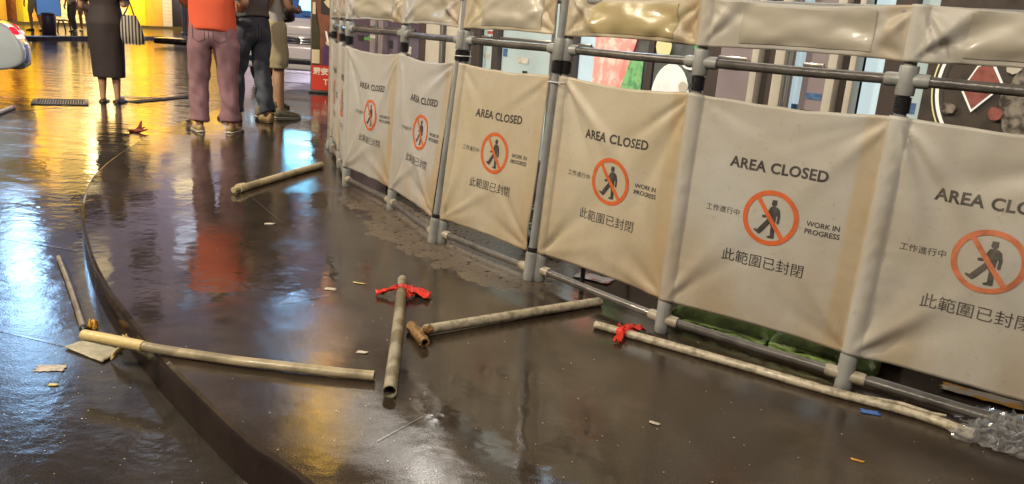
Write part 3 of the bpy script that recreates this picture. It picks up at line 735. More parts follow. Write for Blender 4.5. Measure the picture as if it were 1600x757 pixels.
pillow('sandbag', b5(.21, .19), (.36, .22, .125), a5 + .05, 'bag', 'brighter green sandbag behind the smooth panel, nearer one', 'sandbag', 'green sandbags behind the fence', 5)
pillow('tarpaulin_bundle', b5(.02, .44), (.80, .26, .24), a5, 'bag2', 'dark green tarpaulin bundle lying behind the two sandbags', 'tarpaulin', None, 9)
M['leafm'] = mat('dark leaves', (.05, .09, .035), .4, var=.4, vscale=20)
def shrub(loc, label, seed, n=110, rad=.16):
    rn = random.Random(seed); t = empty('potted_plant', loc, 0, label, 'plant', 'low plants behind the fence')
    V = []; F = []
    for i in range(n):
        a = rn.uniform(0, 6.28); r = rad * rn.random() ** .6; z = .07 + .16 * rn.random(); L_ = rn.uniform(.035, .07); tl = rn.uniform(-.5, .7); b = len(V)
        c = Vector((math.cos(a) * r, math.sin(a) * r, z)); d = Vector((math.cos(a), math.sin(a), tl)).normalized(); s = Vector((-math.sin(a), math.cos(a), 0)) * L_ * .28
        V += [c, c + d * L_ * .5 + s, c + d * L_, c + d * L_ * .5 - s]; F.append((b, b + 1, b + 2, b + 3))
    mesh('foliage', V, F, 'leafm', t, False)
    tube('pot', [(0, 0, 0), (0, 0, .08)], [.09, .12], 'plinth', t)
def off(pa, pb, f, d):
    A, B = posts[pa][0], posts[pb][0]; p = A.lerp(B, f); q = (B - A).normalized(); return Vector((p.x - q.y * d, p.y + q.x * d, 0))
shrub(off('c', 'd', .25, .30), 'low leafy plant behind the greyish panel with narrow print', 3)
shrub(off('c', 'd', .8, .34), 'low leafy plant behind the post between the two slanting grey panels', 4)
shrub(off('f', 'g', .45, .42), 'low dark plant behind the smaller tan panel', 6)
# bracket and papers under the fence
q = off('h', 'i', .22, .10); t = empty('steel_bracket', q, math.atan2(-(posts['i'][0] - posts['h'][0]).x, 1) * 0 + a5, 'small black steel foot bracket behind the tan creased panel', 'bracket')
bm = bmesh.new(); bx(bm, Vector((-.06, 0, .125)), (.16, .03, .008), .002); bx(bm, Vector((.015, 0, .062)), (.008, .03, .12), .002); bx(bm, Vector((.03, 0, .004)), (.06, .03, .008), .002)
bmo('plate', bm, 'metal_dark', t)
M['paper_w'] = mat('wet white paper', (.55, .52, .50), .3, col2=(.45, .12, .12), vscale=18, m2=(.58, .62))
M['paper_o'] = mat('wet orange and white paper', (.62, .55, .42), .25, col2=(.75, .38, .06), vscale=9, m2=(.5, .54))
def crumple(name, loc, sx, sy, rz, m, label, cat, amp=.006, seed=0, n=10, group=None, shape=None, z=.004, curl=0):
    V = []; F = []
    for j in range(n + 1):
        for i in range(n + 1):
            x = (i / n - .5) * sx; y = (j / n - .5) * sy
            if shape: x += shape * y
            e = noise.noise(Vector((i * .7 + seed, j * .7, 2.))) * (.12 if sx > .1 else .45)
            if sx < .1: z = .0015; amp = min(amp, .0018)
            zz = z + amp * (1 + noise.noise(Vector((x * 22 + seed, y * 22, seed)))) + curl * (2 * abs(i / n - .5)) ** 2
            V.append((x * (1 + e), y * (1 + e), zz))
    for j in range(n):
        for i in range(n): F.append((j * (n + 1) + i, j * (n + 1) + i + 1, (j + 1) * (n + 1) + i + 1, (j + 1) * (n + 1) + i))
    o = mesh(name, V, F, m); o.location = loc; o.rotation_euler.z = rz
    md = o.modifiers.new('thickness', 'SOLIDIFY'); md.thickness = .0012
    return tag(o, label, cat, group)
crumple('wet_leaflet', g(928, 436), .17, .09, -.5, 'paper_w', 'red and white leaflet lying under the tan creased panel', 'leaflet', .004, 3)
crumple('wet_leaflet', g(1535, 622), .24, .07, -.55, 'paper_o', 'orange and white leaflet lying under the nearest panel by the right edge', 'leaflet', .005, 5)
# second rail lying behind the nearest panel
o = tube('loose_pipe', [off('j', 'k', -.02, .10) + Vector((0, 0, .022)), off('j', 'k', 1.1, .075) + Vector((0, 0, .022))], .014, 'pvc_grey'); tag(o, 'thin grey pipe lying on the ground just behind the nearest panel', 'pipe')

# ---------------------------------------------------------------- pipes and rubbish on the ground
def dirty_pipe(name, a, b, spots, sc=30, rough=.38, m2=(.47, .6)):
    return mat(name, a, rough, col2=b, vscale=sc, m2=m2, bump=.25, bscale=90, coat=.15)
M['pc_cream'] = dirty_pipe('cream pvc pipe', (.66, .56, .34), (.40, .33, .20), 0, 7)
M['pc_tan'] = dirty_pipe('aged tan pipe', (.46, .38, .235), (.26, .215, .13), 0, 9)
M['pc_yel'] = dirty_pipe('yellowish pipe sleeve', (.72, .56, .24), (.55, .42, .18), 0, 6)
M['pc_olive'] = dirty_pipe('olive stained pipe', (.34, .30, .20), (.16, .13, .065), 0, 11)
M['pc_mossy'] = dirty_pipe('mottled bare pipe', (.52, .46, .34), (.26, .225, .15), 0, 38, m2=(.44, .62))
M['pc_grey'] = dirty_pipe('worn grey rod', (.27, .22, .16), (.16, .12, .08), 0, 14)
M['rust'] = mat('rusty brass', (.42, .24, .09), .35, metal=.55, var=.7, vscale=60, bump=1, bscale=120)
M['ribbon'] = mat('red plastic ribbon', (.80, .05, .03), .3, var=.3, vscale=25, coat=.3)
M['inside'] = mat('dirty pipe bore', (.05, .04, .03), .6)
def line(a, b, n=14, bend=0, z0=0, z1=0, seed=0, wob=0):
    a, b = Vector(a), Vector(b); d = (b - a).normalized(); s = Vector((-d.y, d.x, 0)); out = []
    for i in range(n + 1):
        t = i / n; p = a.lerp(b, t) + s * (bend * math.sin(math.pi * t) + wob * noise.noise(Vector((t * 5, seed, 0)))); p.z = z0 + (z1 - z0) * t; out.append(p)
    return out
def ribbon(t, at, d, r, seed, lean=1, size=.07):
    # knot round the pipe with two crumpled tails
    d = Vector(d).normalized(); s = Vector((-d.y, d.x, 0)); rn = random.Random(seed)
    V = []; F = []; n = 28
    for i in range(9):
        for k in range(n):
            a = 2 * math.pi * k / n; rr = r * (1.12 + .14 * noise.noise(Vector((i * .8, math.cos(a) * 2 + seed, math.sin(a) * 2))))
            V.append(at + d * ((i - 4) * .0052 + .004 * math.sin(a + seed)) + s * rr * math.cos(a) + Vector((0, 0, rr * math.sin(a))))
    for i in range(8):
        for k in range(n): F.append((i * n + k, i * n + (k + 1) % n, (i + 1) * n + (k + 1) % n, (i + 1) * n + k))
    for sx, L_, wd, ang in ((1, size * 1.2, .062, .2), (-1, size, .026, .15), (1, size * .9, .05, -.35), (1, size * .5, .05, .7)):
        b = len(V); m = 10; w = 7
        dr = (s * sx * math.cos(ang) + d * math.sin(ang))
        pr = Vector((-dr.y, dr.x, 0))
        for i in range(m + 1):
            q = i / m
            for j in range(w + 1):
                e = (j / w - .5)
                p = at + dr * (r * .7 + L_ * q) + pr * e * wd * (.35 + .9 * q) * (1 + .3 * noise.noise(Vector((q * 4, e * 3, seed))))
                fall = r * 1.25 * (1 - q) ** 1.5 + .012
                p.z = max(.004, at.z - r + fall + .012 * noise.noise(Vector((q * 6 + seed, e * 7, L_ * 50))) + .008 * math.sin(e * 14 + q * 3))
                V.append(p)
        for i in range(m):
            for j in range(w): F.append((b + i * (w + 1) + j, b + i * (w + 1) + j + 1, b + (i + 1) * (w + 1) + j + 1, b + (i + 1) * (w + 1) + j))
    o = mesh('ribbon', V, F, 'ribbon', t); md = o.modifiers.new('thickness', 'SOLIDIFY'); md.thickness = .0012; return o
def pipe_thing(name, pts, r, m, label, cat='pipe', inner=.86, jitter=.03, n=24):
    t = empty(name, (pts[0].x, pts[0].y, 0), 0, label, cat, 'loose pipes lying on the ground')
    o = Vector((pts[0].x, pts[0].y, 0)); P_ = [p - o for p in pts]
    tube('barrel', P_, r, m, t, n=n, inner=inner, jitter=jitter); return t, P_
# far cream pipe with a socket end
r = .0225; a, b = g(374, 293, .03), g(502, 256, .03); pts = line(a, b, 10, .006, r, r)
t, P_ = pipe_thing('loose_pipe', pts, r, 'pc_cream', 'cream pipe with a socket end, the farthest one on the wet pavement')
d = (P_[-1] - P_[0]).normalized(); z_ = Vector((0, 0, .003))
tube('socket', [P_[0] - d * .012 + z_, P_[0] + d * .0 + z_, P_[0] + d * .05 + z_, P_[0] + d * .06 + z_], [r * 1.22, r * 1.25, r * 1.2, r * 1.05], 'pc_cream', t, n=24, inner=.75)
# long two-tone pipe across the kerb
r = .0155; a, b = g(130, 524, r), g(585, 588, r); pts = line(a, b, 26, -.030, r + .002, r + .002, wob=.004)
t, P_ = pipe_thing('loose_pipe', pts[4:], r, 'pc_tan', 'long slightly bent tan pipe with a yellow sleeved end lying across the kerb')
o_ = Vector((pts[4].x, pts[4].y, 0)); tube('sleeve', [p - o_ for p in pts[:7]], r * 1.16, 'pc_yel', t, n=24, inner=.8, jitter=.03)
# grey rod on the road
a = groad(92, 406); b = groad(131, 517); a.z += .013; b.z += .014; pts = line(a, b, 10, .004, a.z, b.z)
t = empty('loose_rod', (a.x, a.y, 0), 0, 'short thin grey rod with a black tip on the road beside the yellow sleeve', 'rod')
tube('barrel', [p - Vector((a.x, a.y, 0)) for p in pts], [.0125 * (1 - .15 * (1 - i / 10)) for i in range(11)], 'pc_grey', t, jitter=.04)
e = pts[-1] - Vector((a.x, a.y, 0)); dn = (pts[-1] - pts[-2]).normalized(); tube('tip', [e, e + dn * .02, e + dn * .032], [.0128, .0125, .008], 'black', t)
# short pipe with red ribbon pointing at the viewer
r = .0205; a, b = g(629, 437, r), g(609, 612, r); pts = line(a, b, 12, .003, r, r)
t, P_ = pipe_thing('loose_pipe', pts, r, 'pc_olive', 'olive stained pipe pointing at the viewer with red ribbon tied at its far end')
d = (P_[-1] - P_[0]); ribbon(t, P_[0] + d * .135, d, r, 3, size=.085)
# pipe with rusty tee
r = .0185; a, b = g(664, 517, r), g(938, 471, r); pts = line(a, b, 12, .002, r + .004, r)
t, P_ = pipe_thing('loose_pipe', pts, r, 'pc_mossy', 'pale worn pipe with a rusty tee end, lying against the lower rail of the fence')
a = g(642, 508, .02); b = g(664, 536, .02); o_ = Vector((pts[0].x, pts[0].y, 0)); c = (a + b) / 2; d = (b - a).normalized(); L_ = (b - a).length
k = []
for i in range(9): q = -L_ / 2 + L_ * i / 8; k.append((c - o_ + d * q, .0165 + (.004 if i % 2 else 0) * (1 if i in (1, 7, 3, 5) else 0)))
tube('rusty_tee', [p for p, _ in k], [q for _, q in k], 'rust', t, n=20, jitter=.14, inner=.7)
tube('tee_neck', [c - o_, P_[0] + (P_[1] - P_[0]).normalized() * .02], [.015, .0195], 'rust', t, n=20, jitter=.12)
# long mottled pipe with red rag
r = .0150; K = [g(930, 507, r), g(1060, 543, r), g(1190, 580, r), g(1300, 612, r), g(1430, 646, r), g(1522, 679, r)]
pts = catmull(K, 5)
t, P_ = pipe_thing('loose_pipe', pts, r, 'pc_mossy', 'longest mottled pipe with a red rag, running along the fence to the crumpled plastic', jitter=.10)
ribbon(t, P_[2] + (P_[3] - P_[2]) * .1, P_[3] - P_[2], r, 8, size=.075)
V, F = [], []
tubes('peeling_strip', [([P_[-9] + Vector((0, 0, .013)), P_[-7] + Vector((0, 0, .019)), P_[-5] + Vector((0, 0, .017)), P_[-4] + Vector((0.01, 0.01, .020))], [.004, .007, .006, .003])], 'pc_mossy', t, n=8, jitter=.3)
# white pipe with red tape at the far left
a, b = groad(-60, 202), groad(22, 170); r = .021; pts = line(a, b, 8, 0, a.z + r, b.z + r)
t = empty('loose_pipe', (a.x, a.y, 0), 0, 'white pipe with a red taped end on the road at the left edge', 'pipe', 'loose pipes lying on the ground')
o_ = Vector((a.x, a.y, 0)); tube('barrel', [p - o_ for p in pts], r, 'white', t, inner=.85)
d = (pts[-1] - pts[0]).normalized(); e = pts[-1] - o_; ribbon(t, e - d * .05, d, r, 12, size=.06)
# red glove-like ribbon beside the kerb
M['rag'] = mat('dull red rag', (.30, .05, .03), .6, var=.4, vscale=20)
def red_scrap(loc, label):
    bm = bmesh.new(); V = []; F = []
    segs = [([(0, 0, .02), (.02, .10, .05), (-.02, .22, .10), (-.05, .30, .13)], [.02, .03, .022, .01]), ([(0, 0, .02), (.10, -.03, .03), (.18, .02, .05)], [.03, .022, .008]), ([(0, 0, .02), (-.06, -.05, .02), (-.05, -.13, .03)], [.025, .02, .01]), ([(.05, 0, .03), (.12, .06, .08)], [.02, .008])]
    o = tubes('red_rag', segs, 'rag', n=10, jitter=.4); o.location = loc; o.scale = (.62, .62, .62); return tag(o, label, 'rag')
red_scrap(groad(212, 206), 'twisted red rag standing up on the road below the woman in black')
# crumpled clear plastic
def plastic():
    m = bpy.data.materials.new('clear plastic film'); m.use_nodes = True; nt = m.node_tree; N = nt.nodes; L = nt.links; b = N['Principled BSDF']
    b.inputs['Base Color'].default_value = (.75, .76, .77, 1); b.inputs['Roughness'].default_value = .07; b.inputs['Metallic'].default_value = .55
    tr = N.new('ShaderNodeBsdfTransparent'); tr.inputs[0].default_value = (.93, .94, .94, 1); lw = N.new('ShaderNodeLayerWeight'); lw.inputs[0].default_value = .35
    mr = N.new('ShaderNodeMapRange'); mr.inputs[3].default_value = .20; mr.inputs[4].default_value = .75; L.new(lw.outputs['Facing'], mr.inputs[0])
    mx = N.new('ShaderNodeMixShader'); L.new(mr.outputs[0], mx.inputs[0]); L.new(tr.outputs[0], mx.inputs[1]); L.new(b.outputs[0], mx.inputs[2]); L.new(mx.outputs[0], N['Material Output'].inputs['Surface'])
    M['plastic'] = m
    V = []; F = []; n = 34; rn = random.Random(4)
    c = g(1592, 692)
    folds = [(rn.uniform(0, 6.28), rn.uniform(20, 70), rn.uniform(0, 6)) for _ in range(9)]
    for j in range(n + 1):
        for i in range(n + 1):
            x = i / n - .5; y = j / n - .5; h = 0
            for a, fq, p in folds: h += abs(((x * math.cos(a) + y * math.sin(a)) * fq * .32 + p) % 1 - .5)
            h = h / 9 * .26 * (1 - .8 * (2 * max(abs(x), abs(y))) ** 2)
            w = .27 * (1 + .5 * noise.noise(Vector((x * 4, y * 4, 1)))); V.append((x * w * 1.1 + .02 * noise.noise(Vector((x * 20, y * 20, 0))), y * w * .9 + .02 * noise.noise(Vector((x * 20, y * 20, 7))), .006 + max(0, h - .012)))
    for j in range(n):
        for i in range(n): F.append((j * (n + 1) + i, j * (n + 1) + i + 1, (j + 1) * (n + 1) + i + 1, (j + 1) * (n + 1) + i))
    o = mesh('plastic_sheet', V, F, 'plastic', smooth=False); o.location = c; o.rotation_euler.z = -.7
    tag(o, 'crumpled clear plastic sheet at the near end of the longest pipe', 'plastic sheet')
plastic()
# folded yellowish cloth mask on the road, with a curl of cloth and bits
M['cloth_y'] = mat('wet yellowish cloth', (.50, .46, .32), .45, var=.2, vscale=30, bump=.4, bscale=120)
def mask():
    A = [groad(101, 545), groad(130, 535), groad(193, 550), groad(160, 568)]; o_ = sum(A, Vector()) / 4; V = []; F = []; n = 16
    for j in range(n + 1):
        for i in range(n + 1):
            u, v = i / n, j / n; p = A[0].lerp(A[1], u).lerp(A[3].lerp(A[2], u), v) - o_
            p.z = .006 + .0012 * abs(math.sin(u * 14)) + .003 * noise.noise(Vector((u * 5, v * 5, 3))); V.append(p)
    for j in range(n):
        for i in range(n): F.append((j * (n + 1) + i, j * (n + 1) + i + 1, (j + 1) * (n + 1) + i + 1, (j + 1) * (n + 1) + i))
    o = mesh('folded_cloth', V, F, 'cloth_y'); o.location = o_; md = o.modifiers.new('t', 'SOLIDIFY'); md.thickness = .004; md.offset = 0
    tag(o, 'flat folded yellowish cloth on the road under the end of the sleeved pipe', 'cloth')
    c = groad(190, 566); V = []; F = []
    for i in range(15):
        t = i / 14; a = -1.2 + t * 2.6; wd = .012 + .045 * math.sin(math.pi * min(1, t * 1.1)) * (1 - .35 * t)
        x = .035 * math.cos(a) ; z = .085 * t ** .8
        for s in (-1, -.33, .33, 1): V.append((x + .012 * s * wd / .05 - .05 * (1 - t), -.012 * s * (1 - t) + .02 * t + s * wd * .55, z + .003 + .008 * abs(s)))
    for i in range(14):
        for k in range(3): F.append((i * 4 + k, i * 4 + k + 1, i * 4 + k + 5, i * 4 + k + 4))
    o = mesh('curled_strap', V, F, 'pc_yel'); o.location = c; md = o.modifiers.new('t', 'SOLIDIFY'); md.thickness = .003
    tag(o, 'curled strip of yellow cloth hanging by the kerb below the sleeved pipe', 'strap')
mask()
M['bit_w'] = mat('pale scrap', (.62, .56, .46), .5, var=.3, vscale=60); M['bit_o'] = mat('orange scrap', (.75, .38, .05), .4); M['bit_b'] = mat('blue scrap', (.06, .16, .5), .3); M['bit_y'] = mat('pale yellow scrap', (.75, .62, .2), .5)
gr_ = 'scraps of litter on the wet ground'
crumple('paper_scrap', groad(80, 576), .085, .045, .2, 'bit_w', 'largest pale paper scrap on the road below the folded cloth', 'paper', .004, 2)
crumple('paper_scrap', groad(83, 602), .026, .014, .1, 'bit_y', 'tiny yellow scrap below the largest pale paper scrap', 'paper', .003, 3, 5)
o = pillow('orange_peel', groad(145, 512), (.035, .028, .026), .4, 'bit_o', 'small orange peel lump on the road at the kerb foot', 'peel', None, 2)
crumple('paper_scrap', g(566, 551), .035, .018, -.2, 'bit_w', 'white scrap left of the olive pipe end', 'paper', .003, 6, 5)
crumple('paper_scrap', g(562, 443), .052, .011, -.15, 'bit_y', 'narrow yellowish scrap left of the red ribbon', 'paper', .002, 7, 5)
crumple('paper_scrap', g(517, 452), .046, .026, -.1, 'bit_w', 'pale curled scrap at mid pavement below the far cream pipe', 'paper', .003, 8, 5)
crumple('paper_scrap', g(421, 350), .045, .03, .1, 'bit_w', 'pale scrap on the pavement below the far cream pipe', 'paper', .002, 9, 5)
crumple('paper_scrap', g(1023, 662), .030, .014, -.5, 'bit_w', 'white scrap alone in the near wet pavement', 'paper', .003, 10, 5)
crumple('paper_scrap', g(1340, 720), .034, .009, -.45, 'bit_o', 'small orange strip on the near pavement at the right', 'paper', .001, 11, 5)
crumple('plastic_scrap', g(1360, 645), .055, .026, -.2, 'bit_b', 'blue plastic scrap beside the longest pipe', 'plastic scrap', .004, 12, 6)
crumple('paper_scrap', groad(222, 153), .55, .10, .35, 'bit_w', 'long flat white sheet lying on the road right of the woman in black', 'paper', .006, 13, 8)
rs = random.Random(21)
V = []; F = []
def grit(n, fn, name, m):
    V = []; F = []
    for i in range(n):
        p = fn(); s = rs.uniform(.0009, .0028); b = len(V); a = rs.uniform(0, 3)
        for k in range(5): V.append(p + Vector((math.cos(a + k * 1.257) * s, math.sin(a + k * 1.257) * s * rs.uniform(.5, 1), .003)))
        V.append(p + Vector((0, 0, .003 + s * .6)))
        for k in range(5): F.append((b + k, b + (k + 1) % 5, b + 5))
    tag(mesh(name, V, F, m, smooth=False), 'fine pale grit scattered over the wet ground', 'grit', kind='stuff')
def gp_():
    while True:
        u = rs.uniform(120, 1600); v = 300 + 457 * rs.random() ** .7
        p = g(u, v, 0)
        kx = min(KC, key=lambda q: (q.x - p.x) ** 2 + (q.y - p.y) ** 2)
        i = [q for q in range(len(KC)) if KC[q] is kx][0]
        if (p - KC[i]).dot(nrm[i]) > .03: return p
def rp_():
    while True:
        u = rs.uniform(-100, 400); v = rs.uniform(240, 757); p = groad(u, v)
        i = min(range(len(KC)), key=lambda q: (KC[q].x - p.x) ** 2 + (KC[q].y - p.y) ** 2)
        if (p - KC[i]).dot(nrm[i]) < -.03: return p
grit(150, gp_, 'pavement_grit', 'bit_w'); grit(130, rp_, 'road_grit', 'bit_w')

# ---------------------------------------------------------------- banner stand on the pavement corner
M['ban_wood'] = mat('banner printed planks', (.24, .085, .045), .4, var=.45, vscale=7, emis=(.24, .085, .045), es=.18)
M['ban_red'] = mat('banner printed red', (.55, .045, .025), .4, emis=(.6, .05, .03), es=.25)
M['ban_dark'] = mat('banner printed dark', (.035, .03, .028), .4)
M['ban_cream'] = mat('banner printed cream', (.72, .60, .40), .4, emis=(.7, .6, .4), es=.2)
M['ban_purple'] = mat('banner printed purple', (.16, .08, .22), .4, var=.3, vscale=20)
M['ban_bottle'] = mat('banner printed bottle', (.075, .07, .035), .35, var=.3, vscale=30)
bl = g(486, 144); br = bl + Vector((1.05, .12, 0)); bang = math.atan2(.12, 1.05)
bt = empty('banner_stand', bl, bang, 'upright advertising banner with wine bottle print and red footer by the fence end', 'banner')
BW, BH = 1.02, 2.1
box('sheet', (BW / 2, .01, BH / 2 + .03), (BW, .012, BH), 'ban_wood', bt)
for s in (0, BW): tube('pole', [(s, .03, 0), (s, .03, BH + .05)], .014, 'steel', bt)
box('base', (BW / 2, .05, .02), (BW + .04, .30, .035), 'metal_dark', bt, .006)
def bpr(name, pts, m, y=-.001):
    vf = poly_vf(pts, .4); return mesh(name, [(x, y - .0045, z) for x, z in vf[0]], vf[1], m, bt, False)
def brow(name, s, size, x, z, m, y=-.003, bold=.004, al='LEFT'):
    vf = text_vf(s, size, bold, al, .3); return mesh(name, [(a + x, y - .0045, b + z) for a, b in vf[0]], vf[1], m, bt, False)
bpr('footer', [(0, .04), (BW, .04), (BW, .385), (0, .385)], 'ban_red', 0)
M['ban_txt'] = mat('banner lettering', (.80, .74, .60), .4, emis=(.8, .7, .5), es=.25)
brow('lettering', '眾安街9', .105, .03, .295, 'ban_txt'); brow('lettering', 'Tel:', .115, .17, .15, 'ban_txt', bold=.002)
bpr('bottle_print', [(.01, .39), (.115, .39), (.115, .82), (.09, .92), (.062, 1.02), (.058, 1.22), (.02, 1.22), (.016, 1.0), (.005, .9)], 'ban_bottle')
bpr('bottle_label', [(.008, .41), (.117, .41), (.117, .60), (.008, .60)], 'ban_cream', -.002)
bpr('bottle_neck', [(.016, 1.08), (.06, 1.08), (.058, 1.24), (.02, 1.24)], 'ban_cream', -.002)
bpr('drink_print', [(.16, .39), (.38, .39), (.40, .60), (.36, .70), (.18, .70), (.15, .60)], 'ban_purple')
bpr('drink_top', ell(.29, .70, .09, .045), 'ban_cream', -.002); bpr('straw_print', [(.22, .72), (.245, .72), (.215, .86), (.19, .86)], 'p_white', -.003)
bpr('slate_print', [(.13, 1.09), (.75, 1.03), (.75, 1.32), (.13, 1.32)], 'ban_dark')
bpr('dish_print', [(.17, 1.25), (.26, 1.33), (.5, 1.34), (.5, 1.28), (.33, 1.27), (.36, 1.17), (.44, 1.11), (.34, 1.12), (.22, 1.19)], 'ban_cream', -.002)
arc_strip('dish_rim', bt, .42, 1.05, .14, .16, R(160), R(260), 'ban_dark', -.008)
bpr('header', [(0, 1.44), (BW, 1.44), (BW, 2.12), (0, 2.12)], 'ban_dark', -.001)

# ---------------------------------------------------------------- minibus
M['bus_paint'] = mat('lavender white bus paint', (.74, .71, .80), .22, coat=.8, var=.06, vscale=2, emis=(.60, .56, .68), es=.0)
M['bus_dark'] = mat('bus black grille', (.02, .02, .03), .3)
M['chrome'] = mat('chrome', (.75, .75, .8), .12, metal=1)
M['headl'] = mat('headlight glass', (.8, .8, .85), .08, coat=1, emis=(.55, .78, 1), es=1.6)  # bluish glow added to the headlights for the cyan reflection
M['windscr'] = mat('tinted windscreen', (.02, .03, .06), .05, coat=1, emis=(.05, .12, .3), es=.7)
M['cyan'] = emit('blue windscreen display', (.16, .62, 1), 4.5)
M['tyre'] = mat('tyre', (.02, .02, .02), .7)
M['plate'] = mat('number plate', (.62, .60, .62), .4)
def loft_box(name, secs, m, parent, bev=.05, autos=40):
    """secs: list of (y, x0, x1, z0, z1) sections joined into a closed body"""
    bm = bmesh.new(); rows = []
    for y, x0, x1, z0, z1 in secs: rows.append([bm.verts.new(p) for p in ((x0, y, z0), (x1, y, z0), (x1, y, z1), (x0, y, z1))])
    for a, b in zip(rows, rows[1:]):
        for k in range(4): bm.faces.new((a[k], a[(k + 1) % 4], b[(k + 1) % 4], b[k]))
    bm.faces.new(rows[0][::-1]); bm.faces.new(rows[-1]); bmesh.ops.recalc_face_normals(bm, faces=bm.faces)
    if bev: bmesh.ops.bevel(bm, geom=bm.edges[:], offset=bev, segments=3, profile=.5, affect='EDGES')
    return bmo(name, bm, m, parent, autos=autos)
def wheel(parent, x, y, r, w):
    o = tube('wheel', [(x - w / 2, y, r), (x - w / 2 + .02, y, r), (x + w / 2 - .02, y, r), (x + w / 2, y, r)], [r - .03, r, r, r - .03], 'tyre', parent, n=32)
    tube('rim', [(x - w / 2 - .008, y, r), (x + w / 2 + .008, y, r)], r * .58, 'chrome', o, n=24)
bp_ = groad(452, 122)
bus = empty('minibus', (-3.68, 13.0, bp_.z), R(-3), 'lavender white minibus facing the viewer behind the banner and the men', 'minibus')
loft_box('body', [(0, -1.0, 1.0, .34, 1.02), (.10, -1.0, 1.0, .30, 1.10), (.42, -1.0, 1.0, .28, 2.15), (.75, -.99, .99, .28, 2.38), (6.6, -.99, .99, .28, 2.42), (6.9, -.97, .97, .34, 2.3)], 'bus_paint', bus, .06)
bm = bmesh.new()
v = [bm.verts.new(p) for p in ((-.88, .088, 1.13), (.88, .088, 1.13), (.84, .405, 2.10), (-.84, .405, 2.10))]; f = bm.faces.new(v)
r_ = bmesh.ops.extrude_face_region(bm, geom=[f]); bmesh.ops.translate(bm, verts=[q for q in r_['geom'] if isinstance(q, bmesh.types.BMVert)], vec=(0, .05, 0)); bmesh.ops.recalc_face_normals(bm, faces=bm.faces)
bmo('windscreen', bm, 'windscr', bus, smooth=False)
for x0, x1, z0, z1 in ((-.75, -.28, 1.35, 1.95), (-.05, .18, 1.25, 1.80), (.30, .80, 1.18, 1.42), (.34, .78, 1.55, 1.95), (-.1, .2, 1.88, 2.0), (-.7, -.3, 1.16, 1.28)):
    yy = lambda z: .088 + (z - 1.13) / .97 * .317 - .012
    mesh('display_screen', [(x0, yy(z0), z0), (x1, yy(z0), z0), (x1 - .02, yy(z1), z1), (x0 + .03, yy(z1), z1)], [(0, 1, 2, 3)], 'cyan', bus, False)
box('front_panel', (0, -.005, .93), (1.86, .03, .13), 'bus_paint', bus, .012)
for sx in (-1, 1):
    hl = box('headlight', (sx * .66, -.022, .775), (.46, .05, .14), 'headl', bus, .02)
    for k in range(4): tube('lamp_ring', [(sx * (.49 + .115 * k), -.052, .775), (sx * (.49 + .115 * k), -.045, .775)], .045, 'chrome', hl, n=16)
box('grille', (0, -.015, .775), (.82, .03, .11), 'bus_dark', bus, .008)
for z in (.735, .775, .815): box('chrome_strip', (0, -.034, z), (.82, .012, .016), 'chrome', bus, .003)
tube('badge', [(0, -.046, .775), (0, -.036, .775)], .05, 'chrome', bus, n=20)
box('number_plate', (.02, -.055, .57), (.33, .012, .14), 'plate', bus, .003)
loft_box('bumper', [(-.09, -.86, .86, .33, .68), (-.05, -.98, .98, .30, .70), (.12, -1.02, 1.02, .30, .70)], 'bus_paint', bus, .025)
loft_box('lower_grille', [(-.102, -.78, .74, .40, .49), (-.03, -.82, .78, .39, .50)], 'bus_dark', bus, .015)
box('wiper', (.35, .06, 1.16), (.6, .012, .016), 'bus_dark', bus, .003)
for sx in (-.9, .9): wheel(bus, sx, .75, .33, .2); wheel(bus, sx, 5.6, .33, .2)
for sx in (-1, 1):
    o = tube('mirror_arm', [(sx * .98, .4, 1.75), (sx * 1.18, .25, 1.80)], .014, 'bus_dark', bus); box('mirror', (sx * 1.2, .24, 1.66), (.14, .06, .28), 'bus_dark', bus, .02)
area('added cyan fill', (-3.55, 12.75, 1.12), (-3.3, 8, 0), .7, 11, (.22, .66, 1), sy=.22)  # light added in front of the minibus for the cyan reflection

